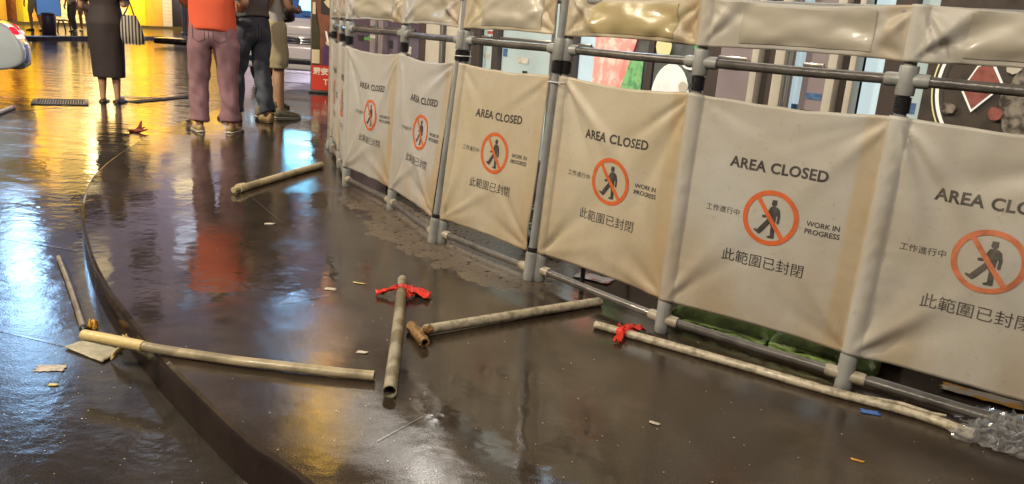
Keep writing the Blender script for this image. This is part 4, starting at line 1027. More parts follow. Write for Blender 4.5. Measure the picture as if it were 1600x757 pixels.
# ---------------------------------------------------------------- silver car leaving at the left
M['car_paint'] = mat('silver blue car paint', (.60, .70, .80), .2, metal=.1, coat=.9)
M['car_glass'] = mat('car glass', (.06, .07, .09), .06, coat=1)
M['tail'] = mat('red tail light', (.65, .01, .04), .12, coat=1, emis=(.9, .03, .06), es=.7)
M['tail_w'] = mat('white reversing light', (.8, .8, .8), .1, coat=1, emis=(1, .9, .9), es=.5)
M['car_dark'] = mat('dark bumper trim', (.18, .19, .17), .5)
def car():
    base = groad(-20, 103)
    t = empty('silver_car', (-6.52, 10.45, -.06), R(212), 'silver car with red tail light, its rear end in view at the left edge', 'car')
    # local +x = forwards (towards the left of the photo), rear bumper at x=0
    prof = [(0.0, .36), (.02, .30), (.16, .22), (.5, .20), (4.2, .20), (4.42, .30), (4.46, .50), (4.36, .66), (3.9, .78), (3.25, .90), (1.05, .93), (.60, .90), (.22, .85), (.10, .74), (.035, .62), (-.01, .52), (-.02, .44)]
    def body(prof, w, name, m, taper, parent=t, zc=.55):
        V = []; F = []; n = len(prof); st = [(-1, .80, .965), (-.97, .93, .985), (-.90, 1, 1), (-.5, 1.0, 1.006), (0, 1.0, 1.008), (.5, 1.0, 1.006), (.90, 1, 1), (.97, .93, .985), (1, .80, .965)]
        for s, q, e in st:
            for x, z in prof:
                lx = (x - 2.2) * (1 - .030 * abs(s) ** 3) + 2.2
                zz = zc + (z - zc) * (q if z > zc else .5 + .5 * q); tw = 1 - taper * max(0, z - zc)
                V.append((lx, s * w * tw, zz))
        for j in range(len(st) - 1):
            for k in range(n): F.append((j * n + k, j * n + (k + 1) % n, (j + 1) * n + (k + 1) % n, (j + 1) * n + k))
        F.append(tuple(range(n))[::-1]); F.append(tuple((len(st) - 1) * n + k for k in range(n)))
        o = mesh(name, V, F, m, parent); bm = bmesh.new(); bm.from_mesh(o.data); bmesh.ops.recalc_face_normals(bm, faces=bm.faces); bm.to_mesh(o.data); bm.free()
        md = o.modifiers.new('s', 'SUBSURF'); md.levels = 2; md.render_levels = 2; return o
    body(prof, .86, 'body', 'car_paint', .12)
    t.scale = (.92, .92, .92)
    body([(.62, .86), (1.02, 1.18), (1.45, 1.36), (2.4, 1.40), (3.05, 1.18), (3.5, .88), (2, .84)], .78, 'cabin', 'car_glass', .35, zc=.85)
    body([(1.22, 1.325), (1.5, 1.385), (2.4, 1.415), (2.75, 1.34), (2.0, 1.34)], .66, 'roof', 'car_paint', .1, zc=1.34)
    for s in (-1, 1):
        o = pillow('tail_light', (.22, s * .735, .655), (.30, .16, .12), 0, 'tail', None, None); o.parent = t
        o.rotation_euler.y = R(12)
        o2 = pillow('reversing_light', (.10, s * .74, .63), (.16, .15, .07), 0, 'tail_w', None, None); o2.parent = t
    loft_box('bumper_trim', [(-.80, .06, .35, .24, .34), (0, -.03, .35, .24, .34), (.80, .06, .35, .24, .34)], 'car_dark', t, .03)
    loft_box('bumper', [(-.84, .10, .50, .30, .56), (-.6, -.03, .50, .29, .58), (.6, -.03, .50, .29, .58), (.84, .10, .50, .30, .56)], 'car_paint', t, .07)
    for x in (.86, 3.55):
        for s in (-1, 1):
            w_ = tube('wheel', [(x, s * .80 - .1, .31), (x, s * .80 - .08, .31), (x, s * .80 + .08, .31), (x, s * .80 + .1, .31)], [.28, .31, .31, .28], 'tyre', t, n=32)
            tube('rim', [(x, s * .80 - .106, .31), (x, s * .80 + .106, .31)], .19, 'chrome', w_, n=20)
    box('number_plate', (-.045, 0, .50), (.012, .46, .12), 'plate', t, .003)
car()

# ---------------------------------------------------------------- far side of the street
FSA = Vector((-17.5, 32.0)); FSD = Vector((.21, .98)).normalized(); fsang = math.atan2(FSD.y, FSD.x)
M['far_wall'] = mat('pale tiled wall', (.50, .46, .52), .6, var=.15, vscale=.6)
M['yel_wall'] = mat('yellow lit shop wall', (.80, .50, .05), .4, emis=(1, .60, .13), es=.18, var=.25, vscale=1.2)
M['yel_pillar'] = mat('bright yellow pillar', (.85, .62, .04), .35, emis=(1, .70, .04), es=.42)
M['yel_fascia'] = emit('yellow shop sign', (1, .60, .14), 1.5)
M['hot'] = emit('white hot shop sign', (1, .88, .55), 9)
M['blue_neon'] = emit('blue white street sign', (.36, .64, 1), 17)
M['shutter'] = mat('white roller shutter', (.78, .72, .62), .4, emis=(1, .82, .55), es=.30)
M['win_w'] = emit('warm window', (1, .75, .4), 1.3); M['win_c'] = emit('cool window', (.7, .82, 1), 1.1)
M['win_d'] = mat('unlit window', (.05, .05, .07), .08)
fb = empty('yellow_shop_building', (FSA.x, FSA.y, 0), fsang, 'far building with yellow lit shops and white shutter across the road', 'building')
def fs(u, v=20): return onplane(u, v, FSA, FSD)[0]
def fbox(name, s0, s1, z0, z1, y0, y1, m, bev=0, par=None, eps=0): return box(name, ((s0 + s1) / 2, (y0 + y1) / 2, (z0 + z1) / 2), (s1 - s0, y1 - y0, z1 - z0), m, par or fb, bev)
# local -y faces the street? local y = (-.98,.21): away from the street
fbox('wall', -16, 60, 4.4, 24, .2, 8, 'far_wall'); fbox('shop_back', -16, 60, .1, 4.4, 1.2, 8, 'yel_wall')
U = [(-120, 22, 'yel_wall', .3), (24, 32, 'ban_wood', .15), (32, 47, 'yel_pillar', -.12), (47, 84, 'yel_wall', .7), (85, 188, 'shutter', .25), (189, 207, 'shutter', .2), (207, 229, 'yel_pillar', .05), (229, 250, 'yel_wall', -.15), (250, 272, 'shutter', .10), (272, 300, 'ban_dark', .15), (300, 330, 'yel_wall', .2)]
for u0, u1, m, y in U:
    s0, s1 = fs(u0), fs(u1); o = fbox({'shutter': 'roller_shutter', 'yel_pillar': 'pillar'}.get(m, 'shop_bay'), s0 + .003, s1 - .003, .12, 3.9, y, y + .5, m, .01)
    if m == 'shutter':
        for k in range(10): fbox('slat_groove', s0 + .02, s1 - .02, .32 + k * .16, .345 + k * .16, y - .012, y + .01, 'ban_cream', par=None)
s0, s1 = fs(-160), fs(20); fbox('fascia_sign', s0, s1, 3.95, 5.4, -.9, .15, 'yel_wall')
s0, s1 = fs(45), fs(210); fbox('fascia_sign', s0, s1, 3.95, 5.9, -.9, .15, 'yel_fascia')
s0, s1 = fs(92), fs(133); fbox('bright_sign', s0, s1, 4.0, 5.3, -1.1, -.91, 'hot')
s0, s1 = fs(211), fs(330); fbox('fascia_sign', s0, s1, 3.95, 5.2, -.6, .15, 'yel_wall')
sm = -5.8
fbox('vertical_sign', sm - .45, sm + .45, 6.3, 12.4, -1.9, -1.6, 'blue_neon'); fbox('sign_bracket', sm - .05, sm + .05, 9, 9.1, -1.6, .2, 'metal_dark')
rw = random.Random(5)
for fl in range(6):
    for k in range(22):
        s = -14 + k * 3.2; z = 6.4 + fl * 3; q = rw.random()
        if abs(s - sm) < 2 and z < 13: continue
        w = fbox('window', s, s + 1.7, z, z + 1.5, .15, .25, 'win_w' if q < .16 else ('win_c' if q < .26 else 'win_d'))
# canopy lights over the far pavement
for k, (s, e) in enumerate(((fs(20), 480), (fs(120), 650), (fs(220), 650))):
    p = FSA + FSD * s; area('shop canopy light', (p.x + 1.3, p.y - .3, 3.9), (p.x + .2, p.y, 0), 1.6, e, (1, .66, .16), sy=4)
# tall building closing the street behind the minibus
cb_ = empty('tower_block', (-13, 42, 0), R(3), 'tall pale block closing the street behind the minibus', 'building')
box('wall', (13, 5, 15), (30, 10, 30), 'far_wall', cb_)
for fl in range(9):
    for k in range(10):
        q = rw.random(); box('window', (.3 + k * 2.9, -.03, 5 + fl * 2.9), (1.5, .1, 1.4), 'win_w' if q < .12 else ('win_c' if q < .25 else 'win_d'), cb_)
box('shop_sign', (3.5, -.12, 3.6), (6, .2, .9), 'win_c', cb_); box('shop_sign', (10.5, -.12, 3.6), (5.5, .2, .9), 'win_w', cb_)
box('blue_sign', (.9, -.4, 16.2), (.7, .2, 2.2), 'blue_neon', cb_)
box('shopfront', (8, -.02, 1.6), (16, .1, 2.6), 'darkglass', cb_)
for x, e in ((-9, 2600), (-1, 2300)): area('added wall fill', (x, 38.5, .6), (x, 42.6, 11), .8, e, (.95, .84, .98))  # unseen lights added to brighten the tower wall

# pole on the island, notice board and bin across the road, cycle stand
p = groad(290, 70); p = Vector((p.x, p.y, .14)); t = empty('sign_pole', p, 0, 'bluish grey steel pole on the traffic island behind the red shirt', 'pole')
M['pole_b'] = mat('blue grey painted pole', (.22, .23, .28), .4, var=.2, vscale=5)
tube('pole', [(0, 0, 0), (0, 0, 3.1)], .085, 'pole_b', t); tube('base_collar', [(0, 0, 0), (0, 0, .12), (0, 0, .14)], [.13, .12, .09], 'pole_b', t)
M['blue_board'] = mat('blue notice board', (.10, .22, .50), .35, emis=(.12, .28, .62), es=.6, var=.35, vscale=3)
def fpt(u, v): return g(u, v, .0)
p = fpt(79, 50); t = empty('notice_board', p, R(28), 'blue notice board standing on the far pavement left of the woman in black', 'notice board')
box('panel', (0, 0, 1.05), (.62, .05, 1.1), 'blue_board', t, .01); box('frame', (0, .035, 1.05), (.66, .03, 1.14), 'pole_b', t, .01); tube('post', [(0, .05, 0), (0, .05, 1.6)], .03, 'pole_b', t)
M['bin_p'] = mat('dark purple bin', (.08, .06, .12), .4)
p = fpt(78, 51.5); t = empty('litter_bin', p, R(28), 'dark purple litter bin under the blue notice board', 'litter bin')
tube('body', [(0, -.12, 0), (0, -.12, .02), (0, -.12, .50), (0, -.12, .54)], [.16, .18, .20, .18], 'bin_p', t, n=20); tube('lid', [(0, -.12, .54), (0, -.12, .575), (0, -.12, .60)], [.205, .19, .10], 'metal_dark', t, n=20)
for u in (92, 101):
    p = fpt(u, 50); t = empty('cycle_stand', p, R(60), 'dark tubular cycle stand on the far pavement, ' + ('nearer the litter bin' if u == 92 else 'farther from the litter bin'), 'cycle stand', 'cycle stands across the road')
    tube('hoop', catmull([(-.22, 0, 0), (-.18, 0, .28), (-.10, 0, .36), (.10, 0, .36), (.18, 0, .28), (.22, 0, 0)], 5), .022, 'metal_dark', t)

# ---------------------------------------------------------------- people
def skin_body(V, E, Rr, levels=2, root=0):
    me = bpy.data.meshes.new('s'); me.from_pydata([tuple(v) for v in V], E, []); me.update()
    o = bpy.data.objects.new('s', me); COL.objects.link(o)
    md = o.modifiers.new('skin', 'SKIN'); md.use_smooth_shade = True
    for i, q in enumerate(Rr):
        sv = me.skin_vertices[0].data[i]; sv.radius = q if isinstance(q, tuple) else (q, q); sv.use_root = (i == root)
    m2 = o.modifiers.new('sub', 'SUBSURF'); m2.levels = levels; m2.render_levels = levels
    dg = bpy.context.evaluated_depsgraph_get(); dg.update()
    out = bpy.data.meshes.new_from_object(o.evaluated_get(dg)); bpy.data.objects.remove(o); bpy.data.meshes.remove(me); return out
def merge(meshes):
    bm = bmesh.new()
    for m in meshes: bm.from_mesh(m)
    return bm
def wrinkle(me, amp, sc, seed, zs=.6, extra=None):
    nr = [v.normal.copy() for v in me.vertices]
    for v, n in zip(me.vertices, nr):
        p = v.co; a = noise.noise(Vector((p.x * sc, p.y * sc, p.z * sc * zs + seed))) * .6 + abs(noise.noise(Vector((p.x * sc * .7 + seed, p.y * sc * .7, p.z * sc * .75 + p.x * 9)))) * .9
        v.co = p + n * (a - .25) * amp
        if extra: v.co += n * extra(p)
    me.update()
class Chain:
    def __init__(s): s.V = []; s.E = []; s.R = []
    def add(s, p, r, par=None):
        s.V.append(Vector(p)); s.R.append(r); i = len(s.V) - 1
        if par is not None: s.E.append((par, i))
        return i
def person(loc, rz, label, J, skincol=None, clothes=(), hair='short', cat='person', H=1.0, group=None, detail=True, shoes=None):
    """J: joints in metres in the person's own frame, +y = facing"""
    t = empty('person', loc, rz, label, cat, group); t.scale = (H, H, H)
    c = Chain(); f2 = lambda k: Vector(J[k])
    pel = c.add(f2('pelvis'), (.155, .11)); sp = c.add(f2('waist'), (.13, .095), pel); ch = c.add(f2('chest'), (.155, .11), sp); nb = c.add(f2('neck'), (.058, .058), ch)
    hb = c.add(f2('head') - Vector((0, 0, .075)), (.062, .068), nb); hm = c.add(f2('head') + Vector((0, .0, .0)), (.078, .095), hb); ht = c.add(f2('head') + Vector((0, -.01, .085)), (.062, .075), hm)
    for s, k in ((-1, 'l'), (1, 'r')):
        hip = c.add(f2('hip_' + k), .088, pel); th = c.add(f2('hip_' + k).lerp(f2('knee_' + k), .45), .075, hip); kn = c.add(f2('knee_' + k), .054, th)
        ca = c.add(f2('knee_' + k).lerp(f2('ankle_' + k), .32) + Vector((0, -.015, 0)), .058, kn); an = c.add(f2('ankle_' + k), .034, ca)
        fd_ = (f2('toe_' + k) - f2('ankle_' + k)); hl = c.add(f2('ankle_' + k) + Vector((0, 0, -.045)) - Vector((fd_.x, fd_.y, 0)) * .12, (.034, .030), an); tb = c.add(f2('ankle_' + k) + fd_ * .62 + Vector((0, 0, -.012)), (.038, .026), hl); c.add(f2('toe_' + k), (.034, .016), tb)
        sh = c.add(f2('shoulder_' + k), .056, ch); ua = c.add(f2('shoulder_' + k).lerp(f2('elbow_' + k), .5), .045, sh); el = c.add(f2('elbow_' + k), .037, ua)
        fa = c.add(f2('elbow_' + k).lerp(f2('wrist_' + k), .35), .038, el); wr = c.add(f2('wrist_' + k), (.026, .022), fa); c.add(f2('hand_' + k), (.034, .017), wr)
    meshes = [skin_body(c.V, c.E, c.R)]
    for s, k in ((-1, 'l'), (1, 'r')):               # five fingers on each hand
        w_ = f2('wrist_' + k); h_ = f2('hand_' + k); d = (h_ - w_).normalized(); up = Vector(J.get('palm_' + k, (s, 0, 0))).normalized(); up = (up - d * up.dot(d)).normalized(); sd = d.cross(up)
        if not detail: continue
        for i, (o_, L_) in enumerate(((-.030, .062), (-.010, .075), (.010, .078), (.029, .068))):
            q = Chain(); r0 = h_ + sd * o_ * .8; a = q.add(r0, .0095); cu = J.get('curl', .35)
            b = q.add(r0 + d * L_ * .55 + sd * o_ * .2, .0088, a); b = q.add(r0 + d * L_ * (.95) - up * L_ * cu * .6 + sd * o_ * .25, .0080, b); q.add(r0 + d * L_ * 1.25 - up * L_ * cu * 1.4 + sd * o_ * .25, .0068, b)
            meshes.append(skin_body(q.V, q.E, q.R, 1))
        q = Chain(); r0 = w_.lerp(h_, .45) - sd * .022; a = q.add(r0, .0125); b = q.add(r0 - sd * .028 + d * .03, .0110, a); q.add(r0 - sd * .036 + d * .064 - up * .012, .0085, b); meshes.append(skin_body(q.V, q.E, q.R, 1))
    # face: nose, lips, ears on the skinned head
    hd = f2('head'); bm = merge(meshes)
    if detail:
        for (dx, dy, dz), (sx, sy, sz) in (((0, .098, -.012), (.013, .018, .026)), ((0, .088, -.05), (.024, .010, .008)), ((-.083, -.005, -.01), (.010, .018, .032)), ((.083, -.005, -.01), (.010, .018, .032)), ((0, .080, -.085), (.03, .02, .018))):
            r = bmesh.ops.create_icosphere(bm, subdivisions=2, radius=1)['verts']
            bmesh.ops.transform(bm, matrix=Matrix.Translation(hd + Vector((dx, dy, dz))) @ Matrix.Diagonal((sx, sy, sz, 1)), verts=r)
    for v in bm.verts:
        if v.co.z < .012: v.co.z = .012 + (v.co.z - .012) * .1
    sk = M['skin'] if not skincol else skincol
    body = bmo('body', bm, sk, t, autos=0)
    if detail:
        for s in (-1, 1):
            bm = bmesh.new(); r = bmesh.ops.create_icosphere(bm, subdivisions=2, radius=.012)['verts']; bmesh.ops.translate(bm, verts=r, vec=hd + Vector((s * .032, .085, .012))); bmo('eye', bm, 'white', t, autos=0)
    # hair cap
    bm = bmesh.new(); r = bmesh.ops.create_icosphere(bm, subdivisions=4, radius=1)['verts']
    L_ = {'short': .02, 'bob': .10, 'bun': .04}[hair]
    for v in bm.verts:
        x, y, z = v.co; dn = L_ if (y < .25) else 0
        k = 1 + .05 * noise.noise(Vector((x * 9, y * 9, z * 3)))
        v.co = hd + Vector((x * .098 * k, (y * .112 - .018) * k, z * .105 * k + .045 - (dn if z < -.1 else 0)))
        if y > .35 and z < .35: v.co.y -= (y - .35) * .09; v.co.z += .05 * (.35 - z)
    bmo('hair', bm, 'hair', t, autos=0)
    for fn in clothes: fn(t, J)
    if shoes: shoes(t, J)
    return t
def shoe_fn(col, sole, L_=.285, w=.098, hgt=.085, sole_h=.022, open_=False):
    def fn(t, J):
        for k in 'lr':
            an = Vector(J['ankle_' + k]); to = Vector(J['toe_' + k]); d = Vector((to.x - an.x, to.y - an.y, 0)).normalized(); s = Vector((d.y, -d.x, 0)); heel = Vector((an.x, an.y, 0)) - d * .065
            def loft(name, z0, prof, m, par=None, ex=0):
                V = []; F = []; n = 20; m_ = len(prof)
                for q, wd, hh in prof:
                    for i in range(n):
                        a = 2 * math.pi * i / n; x = math.cos(a) * (wd / 2 + ex); z = math.sin(a)
                        zz = z0 + (hh - z0) * (max(0, z) ** .75) if z > 0 else z0 + z * .002
                        V.append(heel + d * L_ * q + s * x * (1 - .25 * max(0, z) ** 2) + Vector((0, 0, zz)))
                for j in range(m_ - 1):
                    for i in range(n): F.append((j * n + i, j * n + (i + 1) % n, (j + 1) * n + (i + 1) % n, (j + 1) * n + i))
                F.append(tuple(range(n))); F.append(tuple((m_ - 1) * n + i for i in range(n))[::-1])
                o = mesh(name, V, F, m, par or t); bm = bmesh.new(); bm.from_mesh(o.data); bmesh.ops.recalc_face_normals(bm, faces=bm.faces); bm.to_mesh(o.data); bm.free(); return o
            W_ = w
            sh = loft('shoe', sole_h * .8, [(0, W_ * .3, hgt * .7), (.03, W_ * .62, hgt), (.15, W_ * .76, hgt * 1.02), (.35, W_ * .80, hgt * .95), (.55, W_ * .92, hgt * .72), (.75, W_ * .98, hgt * .55), (.9, W_ * .84, hgt * .45), (.97, W_ * .55, hgt * .36), (1.0, W_ * .2, sole_h * 1.1)], col)
            loft('sole', .003, [(-.01, W_ * .35, sole_h), (.03, W_ * .70, sole_h), (.15, W_ * .84, sole_h), (.35, W_ * .84, sole_h), (.55, W_ * .96, sole_h), (.75, W_ * 1.04, sole_h), (.9, W_ * .90, sole_h), (.98, W_ * .60, sole_h), (1.015, W_ * .2, sole_h)], sole, sh)
    return fn
def trousers(m, hem=.085, kneew=.088, thigh=.108, top=.135, end='ankle', endf=0.0, name='trousers', amp=.012, seed=1, waist=(.155, .115), lift=.05, lev=3):
    def fn(t, J):
        c = Chain(); p0 = Vector(J['pelvis']); w0 = c.add(p0 + Vector((0, 0, .11)), waist); w1 = c.add(p0 + Vector((0, -.01, 0)), (waist[0] * 1.06, waist[1] * 1.12), w0)
        for k in 'lr':
            h = c.add(Vector(J['hip_' + k]) + Vector((0, -.012, -.03)), thigh, w1); kn = Vector(J['knee_' + k]); an = Vector(J['ankle_' + k]) + Vector((0, 0, lift - .04))
            if end == 'ankle':
                mid = c.add(Vector(J['hip_' + k]).lerp(kn, .55), (thigh * .90), h); kk = c.add(kn, kneew, mid); cc = c.add(kn.lerp(an, .5), (kneew + hem) / 2, kk); a2 = c.add(an + (kn - an) * .03, hem, cc); c.add(an, hem * .98, a2)
            else:
                e = Vector(J['hip_' + k]).lerp(kn, endf); mid = c.add(Vector(J['hip_' + k]).lerp(e, .55), thigh * .97, h); a2 = c.add(e + (Vector(J['hip_' + k]) - e) * .04, hem, mid); c.add(e, hem, a2)
        me = skin_body(c.V, c.E, c.R, lev); wrinkle(me, amp * .95, 12, seed, .5)
        link(name, me, m, t)
    return fn
def shirt(m, hem=(.165, .125), name='shirt', sleeve=.55, amp=.010, seed=1, drop=.06, lev=3, chest=(.175, .125), sl=.066):
    def fn(t, J):
        c = Chain(); p0 = Vector(J['pelvis']); a = c.add(p0 + Vector((0, -.005, -drop)), hem); a1 = c.add(p0 + Vector((0, 0, -drop + .015)), (hem[0] * 1.01, hem[1] * 1.01), a); w = c.add(Vector(J['waist']), (hem[0] * .95, hem[1] * .95), a1); ch = c.add(Vector(J['chest']), chest, w); c.add(Vector(J['neck']) + Vector((0, -.005, -.035)), .075, ch)
        for k in 'lr':
            s0 = c.add(Vector(J['shoulder_' + k]), sl * 1.08, ch); e = Vector(J['shoulder_' + k]).lerp(Vector(J['elbow_' + k]), sleeve); b = c.add(e.lerp(Vector(J['shoulder_' + k]), .06), sl * .98, s0); c.add(e, sl, b)
        me = skin_body(c.V, c.E, c.R, lev); wrinkle(me, amp, 10, seed)
        link(name, me, m, t)
    return fn
def base_joints(stance=.10, fl=0, fr=0):
    return dict(pelvis=(0, 0, .93), waist=(0, .0, 1.10), chest=(0, 0, 1.31), neck=(0, -.01, 1.46), head=(0, .02, 1.595), hip_l=(-.09, 0, .88), hip_r=(.09, 0, .88), knee_l=(-stance, .02, .48), knee_r=(stance, .02, .48),
                ankle_l=(-stance, -.02, .085), ankle_r=(stance, -.02, .085), toe_l=(-stance - .03, .17, .02), toe_r=(stance + .03, .17, .02), shoulder_l=(-.185, -.01, 1.39), shoulder_r=(.185, -.01, 1.39),
                elbow_l=(-.25, -.04, 1.11), elbow_r=(.25, -.04, 1.11), wrist_l=(-.27, .04, .87), wrist_r=(.27, .04, .87), hand_l=(-.27, .06, .79), hand_r=(.27, .06, .79))
M['mauve_cloth'] = mat('mauve trouser cloth', (.30, .165, .19), .8, var=.18, vscale=5, bump=.15, bscale=200)
M['red_cloth'] = mat('orange red shirt cloth', (.74, .11, .045), .75, bump=.15, bscale=160)
M['denim'] = mat('dark denim', (.09, .105, .14), .8, var=.4, vscale=6, bump=.25, bscale=220)
M['grey_cloth'] = mat('dark grey shirt cloth', (.10, .10, .11), .8, var=.2, vscale=6)
M['khaki'] = mat('khaki cloth', (.66, .56, .36), .8, var=.2, vscale=5, bump=.2, bscale=180)
M['teal_cloth'] = mat('dusty teal cloth', (.08, .12, .14), .8, var=.25, vscale=5)
M['white_cloth'] = mat('white shirt cloth', (.62, .60, .55), .8)
M['black_cloth'] = mat('black dress cloth', (.046, .035, .038), .75, var=.25, vscale=4, bump=.2, bscale=150)
M['tan_shoe'] = mat('tan shoe leather', (.42, .30, .14), .5, var=.3, vscale=18)
M['olive_shoe'] = mat('olive slip-on shoe', (.38, .30, .10), .5, var=.4, vscale=25)
M['grey_shoe'] = mat('grey green trainer', (.28, .25, .16), .5, var=.4, vscale=25)
M['sole_d'] = mat('brown sole', (.09, .06, .04), .5); M['sole_w'] = mat('pale sole', (.62, .58, .48), .45)
M['sandal'] = mat('dark sandal', (.05, .03, .03), .4)
# man in red, from behind
# seams and back pockets are modelled on the two nearest pairs of trousers
def trouser_seams(m, zs=(.86,), ys=-.155):
    def fn(t, J):
        tr = [o for o in t.children if o.name.startswith('trousers')][0]
        from mathutils.bvhtree import BVHTree
        bv = BVHTree.FromPolygons([v.co for v in tr.data.vertices], [p.vertices[:] for p in tr.data.polygons])
        def hit(x, z):
            h = bv.ray_cast(Vector((x, -1, z)), Vector((0, 1, 0))); return h[0] + Vector((0, -.002, 0)) if h[0] else None
        for sx in (-1, 1):
            pts = [hit(sx * .035 + sx * dx, z) for dx, z in ((0, .915), (.0, .80), (.05, .775), (.10, .80), (.10, .915), (0, .915))]
            pts = [p for a, b in zip(pts, pts[1:]) if a and b for p in [hit(a.x + (b.x - a.x) * k / 5, a.z + (b.z - a.z) * k / 5) for k in range(5)] if p]
            if len(pts) > 6: tube('pocket_seam', pts, .0022, m, tr, n=6)
        pts = [p for p in [hit(0, .96 - k * .012) for k in range(14)] if p]
        if len(pts) > 4: tube('centre_seam', pts, .0025, m, tr, n=6)
    return fn
M['seam_m'] = mat('mauve seam', (.14, .075, .09), .8); M['seam_d'] = mat('denim seam', (.035, .04, .055), .8)
J = base_joints(.135); J.update(ankle_l=(-.125, -.02, .085), ankle_r=(.135, .0, .085), knee_l=(-.125, .01, .48), knee_r=(.118, .02, .48), toe_l=(-.20, .15, .02), toe_r=(.15, .19, .02), hip_l=(-.095, 0, .85), hip_r=(.095, 0, .85), pelvis=(-.0, 0, .92), elbow_l=(-.27, .02, 1.13), wrist_l=(-.20, .22, 1.02), hand_l=(-.15, .28, 1.03), elbow_r=(.27, .02, 1.13), wrist_r=(.20, .22, 1.05), hand_r=(.15, .28, 1.07))
pm = g(338, 207); person((pm.x - .02, pm.y + .03, 0), R(8), 'person from behind in orange red shirt, mauve trousers and tan slip-on shoes', J,
    clothes=(trousers('mauve_cloth', hem=.088, kneew=.088, thigh=.128, waist=(.170, .130), seed=2, amp=.026), shirt('red_cloth', hem=(.212, .168), seed=3, drop=.085, chest=(.195, .14), amp=.007), trouser_seams('seam_m')), shoes=shoe_fn('tan_shoe', 'sole_w', hgt=.07), H=1.0)
# man in jeans, turned to the left, hand on his hip
J = base_joints(.09); J.update(pelvis=(0, -.02, .95), hip_l=(-.085, -.02, .88), hip_r=(.085, -.02, .88), knee_l=(-.10, .10, .50), knee_r=(.09, -.02, .49), ankle_l=(-.12, .10, .085), ankle_r=(.10, -.13, .085), toe_l=(-.17, .28, .02), toe_r=(.12, .07, .02),
    elbow_l=(-.36, -.16, 1.14), wrist_l=(-.24, -.08, .98), hand_l=(-.19, -.045, .965), palm_l=(-.4, -.6, .2), elbow_r=(.27, .10, 1.13), wrist_r=(.20, .30, 1.12), hand_r=(.16, .36, 1.14))
pm = g(393, 190); person((pm.x, pm.y + .02, 0), R(48), 'person in dark blue jeans and grey shirt with a hand on the hip', J,
    clothes=(trousers('denim', hem=.084, kneew=.086, thigh=.118, waist=(.158, .128), seed=5, amp=.030), shirt('grey_cloth', seed=6, drop=-.02, hem=(.185, .155), amp=.008), trouser_seams('seam_d')), shoes=shoe_fn('tan_shoe', 'sole_d', L_=.30, hgt=.10))
# person in khaki shorts
J = base_joints(.085); J.update(knee_l=(-.09, .0, .48), knee_r=(.07, .05, .48), ankle_l=(-.06, -.08, .085), ankle_r=(.10, .05, .085), toe_l=(-.03, .11, .02), toe_r=(.17, .22, .02), elbow_r=(.24, .04, 1.12), wrist_r=(.12, .24, 1.08), hand_r=(.07, .31, 1.10))
pm = g(424, 183); person((pm.x, pm.y, 0), R(-38), 'person in khaki knee length shorts and white shirt with grey green trainers', J,
    clothes=(trousers('khaki', hem=.105, thigh=.122, end='knee', endf=.92, name='shorts', seed=8, waist=(.155, .125), amp=.014), shirt('white_cloth', seed=9, drop=.02)), shoes=shoe_fn('grey_shoe', 'sole_w', hgt=.105, L_=.265))
# person behind, teal shorts, shoulder bag
J = base_joints(.07); J.update(elbow_l=(-.22, .02, 1.12), wrist_l=(-.12, .22, 1.1), hand_l=(-.06, .28, 1.12), elbow_r=(.22, .02, 1.12), wrist_r=(.12, .22, 1.1), hand_r=(.06, .28, 1.13))
pm = g(423, 171); person((pm.x - .02, pm.y + .1, 0), R(-10), 'person in dusty teal shorts half hidden behind the khaki shorts', J,
    clothes=(trousers('teal_cloth', hem=.095, thigh=.108, end='knee', endf=.85, name='shorts', seed=11, waist=(.15, .12)), shirt('grey_cloth', seed=12, drop=.0)), shoes=shoe_fn('grey_shoe', 'sole_w', hgt=.09))
M['bag_black'] = mat('black shoulder bag cloth', (.025, .025, .028), .45, bump=.3, bscale=60)
o = pillow('shoulder_bag', (pm.x + .13, pm.y - .16, .96), (.36, .16, .20), R(-10), 'bag_black', 'black shoulder bag hanging over the teal shorts', 'bag', None, 3)
tube('strap', [(-.14, 0, .17), (-.1, .02, .36), (.0, .06, .48)], .012, 'bag_black', o)
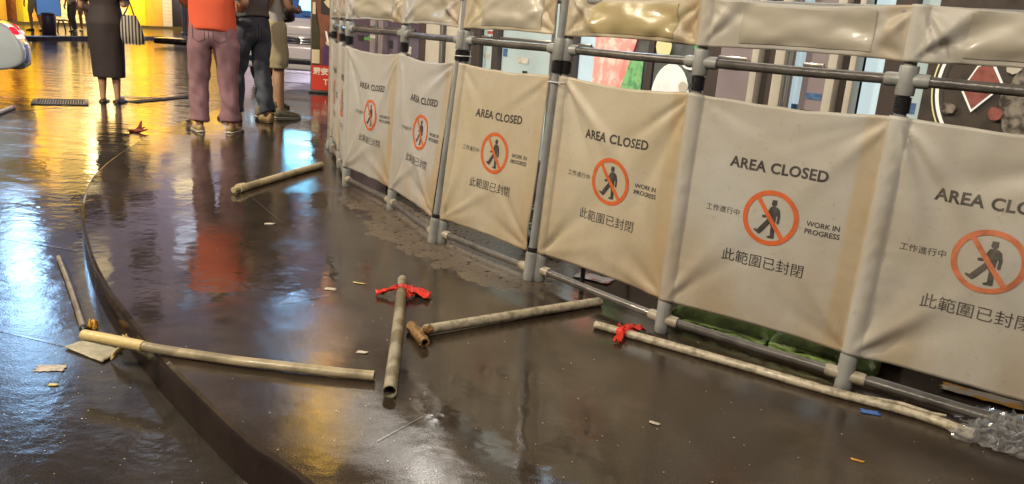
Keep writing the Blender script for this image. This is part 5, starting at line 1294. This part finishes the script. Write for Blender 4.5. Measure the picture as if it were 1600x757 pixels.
# woman in the long black dress
J = base_joints(.075); J.update(ankle_l=(-.075, -.02, .085), ankle_r=(.085, .0, .085), knee_l=(-.07, .01, .48), knee_r=(.075, .02, .48), toe_l=(-.12, .14, .02), toe_r=(.09, .17, .02), elbow_l=(-.27, .0, 1.10), wrist_l=(-.20, .20, 1.0), hand_l=(-.16, .26, 1.01),
    elbow_r=(.23, -.05, 1.12), wrist_r=(.22, .10, 1.22), hand_r=(.19, .13, 1.30))
def dress(t, J):
    V = []; F = []; n = 48
    rows = [(.30, .178, .118, 0), (.34, .182, .124, 0), (.55, .190, .140, 0), (.80, .202, .160, -.015), (.93, .205, .165, -.02), (1.04, .178, .140, -.005), (1.12, .165, .125, 0), (1.24, .178, .13, 0), (1.36, .188, .12, 0), (1.42, .13, .09, -.01), (1.455, .078, .07, -.01)]
    rr = []
    for a, b in zip(rows, rows[1:]):
        for k in range(5): q = k / 5; rr.append(tuple(x + (y - x) * q for x, y in zip(a, b)))
    rr.append(rows[-1])
    for z, rx, ry, oy in rr:
        for i in range(n):
            a = 2 * math.pi * i / n; f = 1 + (.035 * noise.noise(Vector((math.cos(a) * 2.2, math.sin(a) * 2.2, z * 2.2))) + .015 * noise.noise(Vector((math.cos(a) * 6, math.sin(a) * 6, z * 9)))) * (1 if z < 1.3 else .3)
            V.append((math.cos(a) * rx * f, math.sin(a) * ry * f + oy, z))
    for j in range(len(rr) - 1):
        for i in range(n): F.append((j * n + i, j * n + (i + 1) % n, (j + 1) * n + (i + 1) % n, (j + 1) * n + i))
    o = mesh('dress', V, F, 'black_cloth', t); md = o.modifiers.new('t', 'SOLIDIFY'); md.thickness = .004
    for k in 'lr':
        s0 = Vector(J['shoulder_' + k]); e = s0.lerp(Vector(J['elbow_' + k]), .75); tube('sleeve', [s0 + Vector((0, 0, .01)), s0.lerp(e, .4), e], [.060, .066, .075], 'black_cloth', o, jitter=.08)
pw = groad(173, 160); person((pw.x, pw.y, road_z(pw.x, pw.y)), R(6), 'person from behind in a long black dress with bare calves and dark sandals', J, hair='bob', clothes=(dress,), shoes=shoe_fn('sandal', 'sandal', hgt=.042, L_=.26, sole_h=.02, w=.115))
# striped tote bag on her arm
t = empty('tote_bag', (pw.x + .30, pw.y - .05, road_z(pw.x, pw.y) + .70), R(20), 'black and white striped tote bag hanging from the shoulder of the person in black', 'tote bag')
M['stripe'] = bpy.data.materials.new('striped canvas'); M['stripe'].use_nodes = True
nt = M['stripe'].node_tree; tc = nt.nodes.new('ShaderNodeTexCoord'); wv = nt.nodes.new('ShaderNodeTexWave'); wv.inputs['Scale'].default_value = 9.0; wv.bands_direction = 'X'; cr_ = nt.nodes.new('ShaderNodeValToRGB')
cr_.color_ramp.elements[0].position = .45; cr_.color_ramp.elements[1].position = .5; cr_.color_ramp.elements[0].color = (.03, .025, .03, 1); cr_.color_ramp.elements[1].color = (.5, .46, .38, 1)
nt.links.new(tc.outputs['Object'], wv.inputs['Vector']); nt.links.new(wv.outputs['Fac'], cr_.inputs[0]); nt.links.new(cr_.outputs[0], nt.nodes['Principled BSDF'].inputs['Base Color'])
V = []; F = []; n = 28
rows = [(0, .085, .03), (.02, .12, .045), (.10, .125, .05), (.20, .115, .045), (.30, .085, .03), (.33, .075, .022)]
for z, rx, ry in rows:
    for i in range(n): a = 2 * math.pi * i / n; V.append((rx * math.copysign(abs(math.cos(a)) ** .7, math.cos(a)) + (.33 - z) * .12, ry * math.sin(a), z))
for j in range(len(rows) - 1):
    for i in range(n): F.append((j * n + i, j * n + (i + 1) % n, (j + 1) * n + (i + 1) % n, (j + 1) * n + i))
F.append(tuple(range(n)))
mesh('bag_body', V, F, 'stripe', t)
for s in (-1, 1): tube('strap', catmull([(.055 * s, s * .022, .32), (.01, s * .02, .48), (-.07, s * .015, .66), (-.115, .0, .73)], 4), .008, 'bag_black', t)
# passers-by across the road
far = [(57, 48.5, 'khaki', 'white_cloth', 'person in pale shorts walking across the road left of the blue notice board', R(60), 'knee'),
       (116, 50, 'grey_cloth', 'white_cloth', 'person in grey standing before the white shutter across the road', R(160), 'ankle'),
       (133, 49, 'khaki', 'grey_cloth', 'person in pale shorts behind the arm of the woman in black', R(200), 'knee')]
for u, v, m1, m2_, lab, rz, e in far:
    p = fpt(u, v); J = base_joints(.11); J.update(knee_l=(-.09, .10, .48), ankle_l=(-.10, .05, .085), ankle_r=(.11, -.14, .085), toe_r=(.13, .04, .02))
    person(p, rz, lab, J, clothes=(trousers(m1, hem=.085, end=e, endf=.85, name='shorts' if e == 'knee' else 'trousers', lev=1), shirt(m2_, lev=1)), shoes=shoe_fn('sandal', 'sole_d'), group='people across the road')
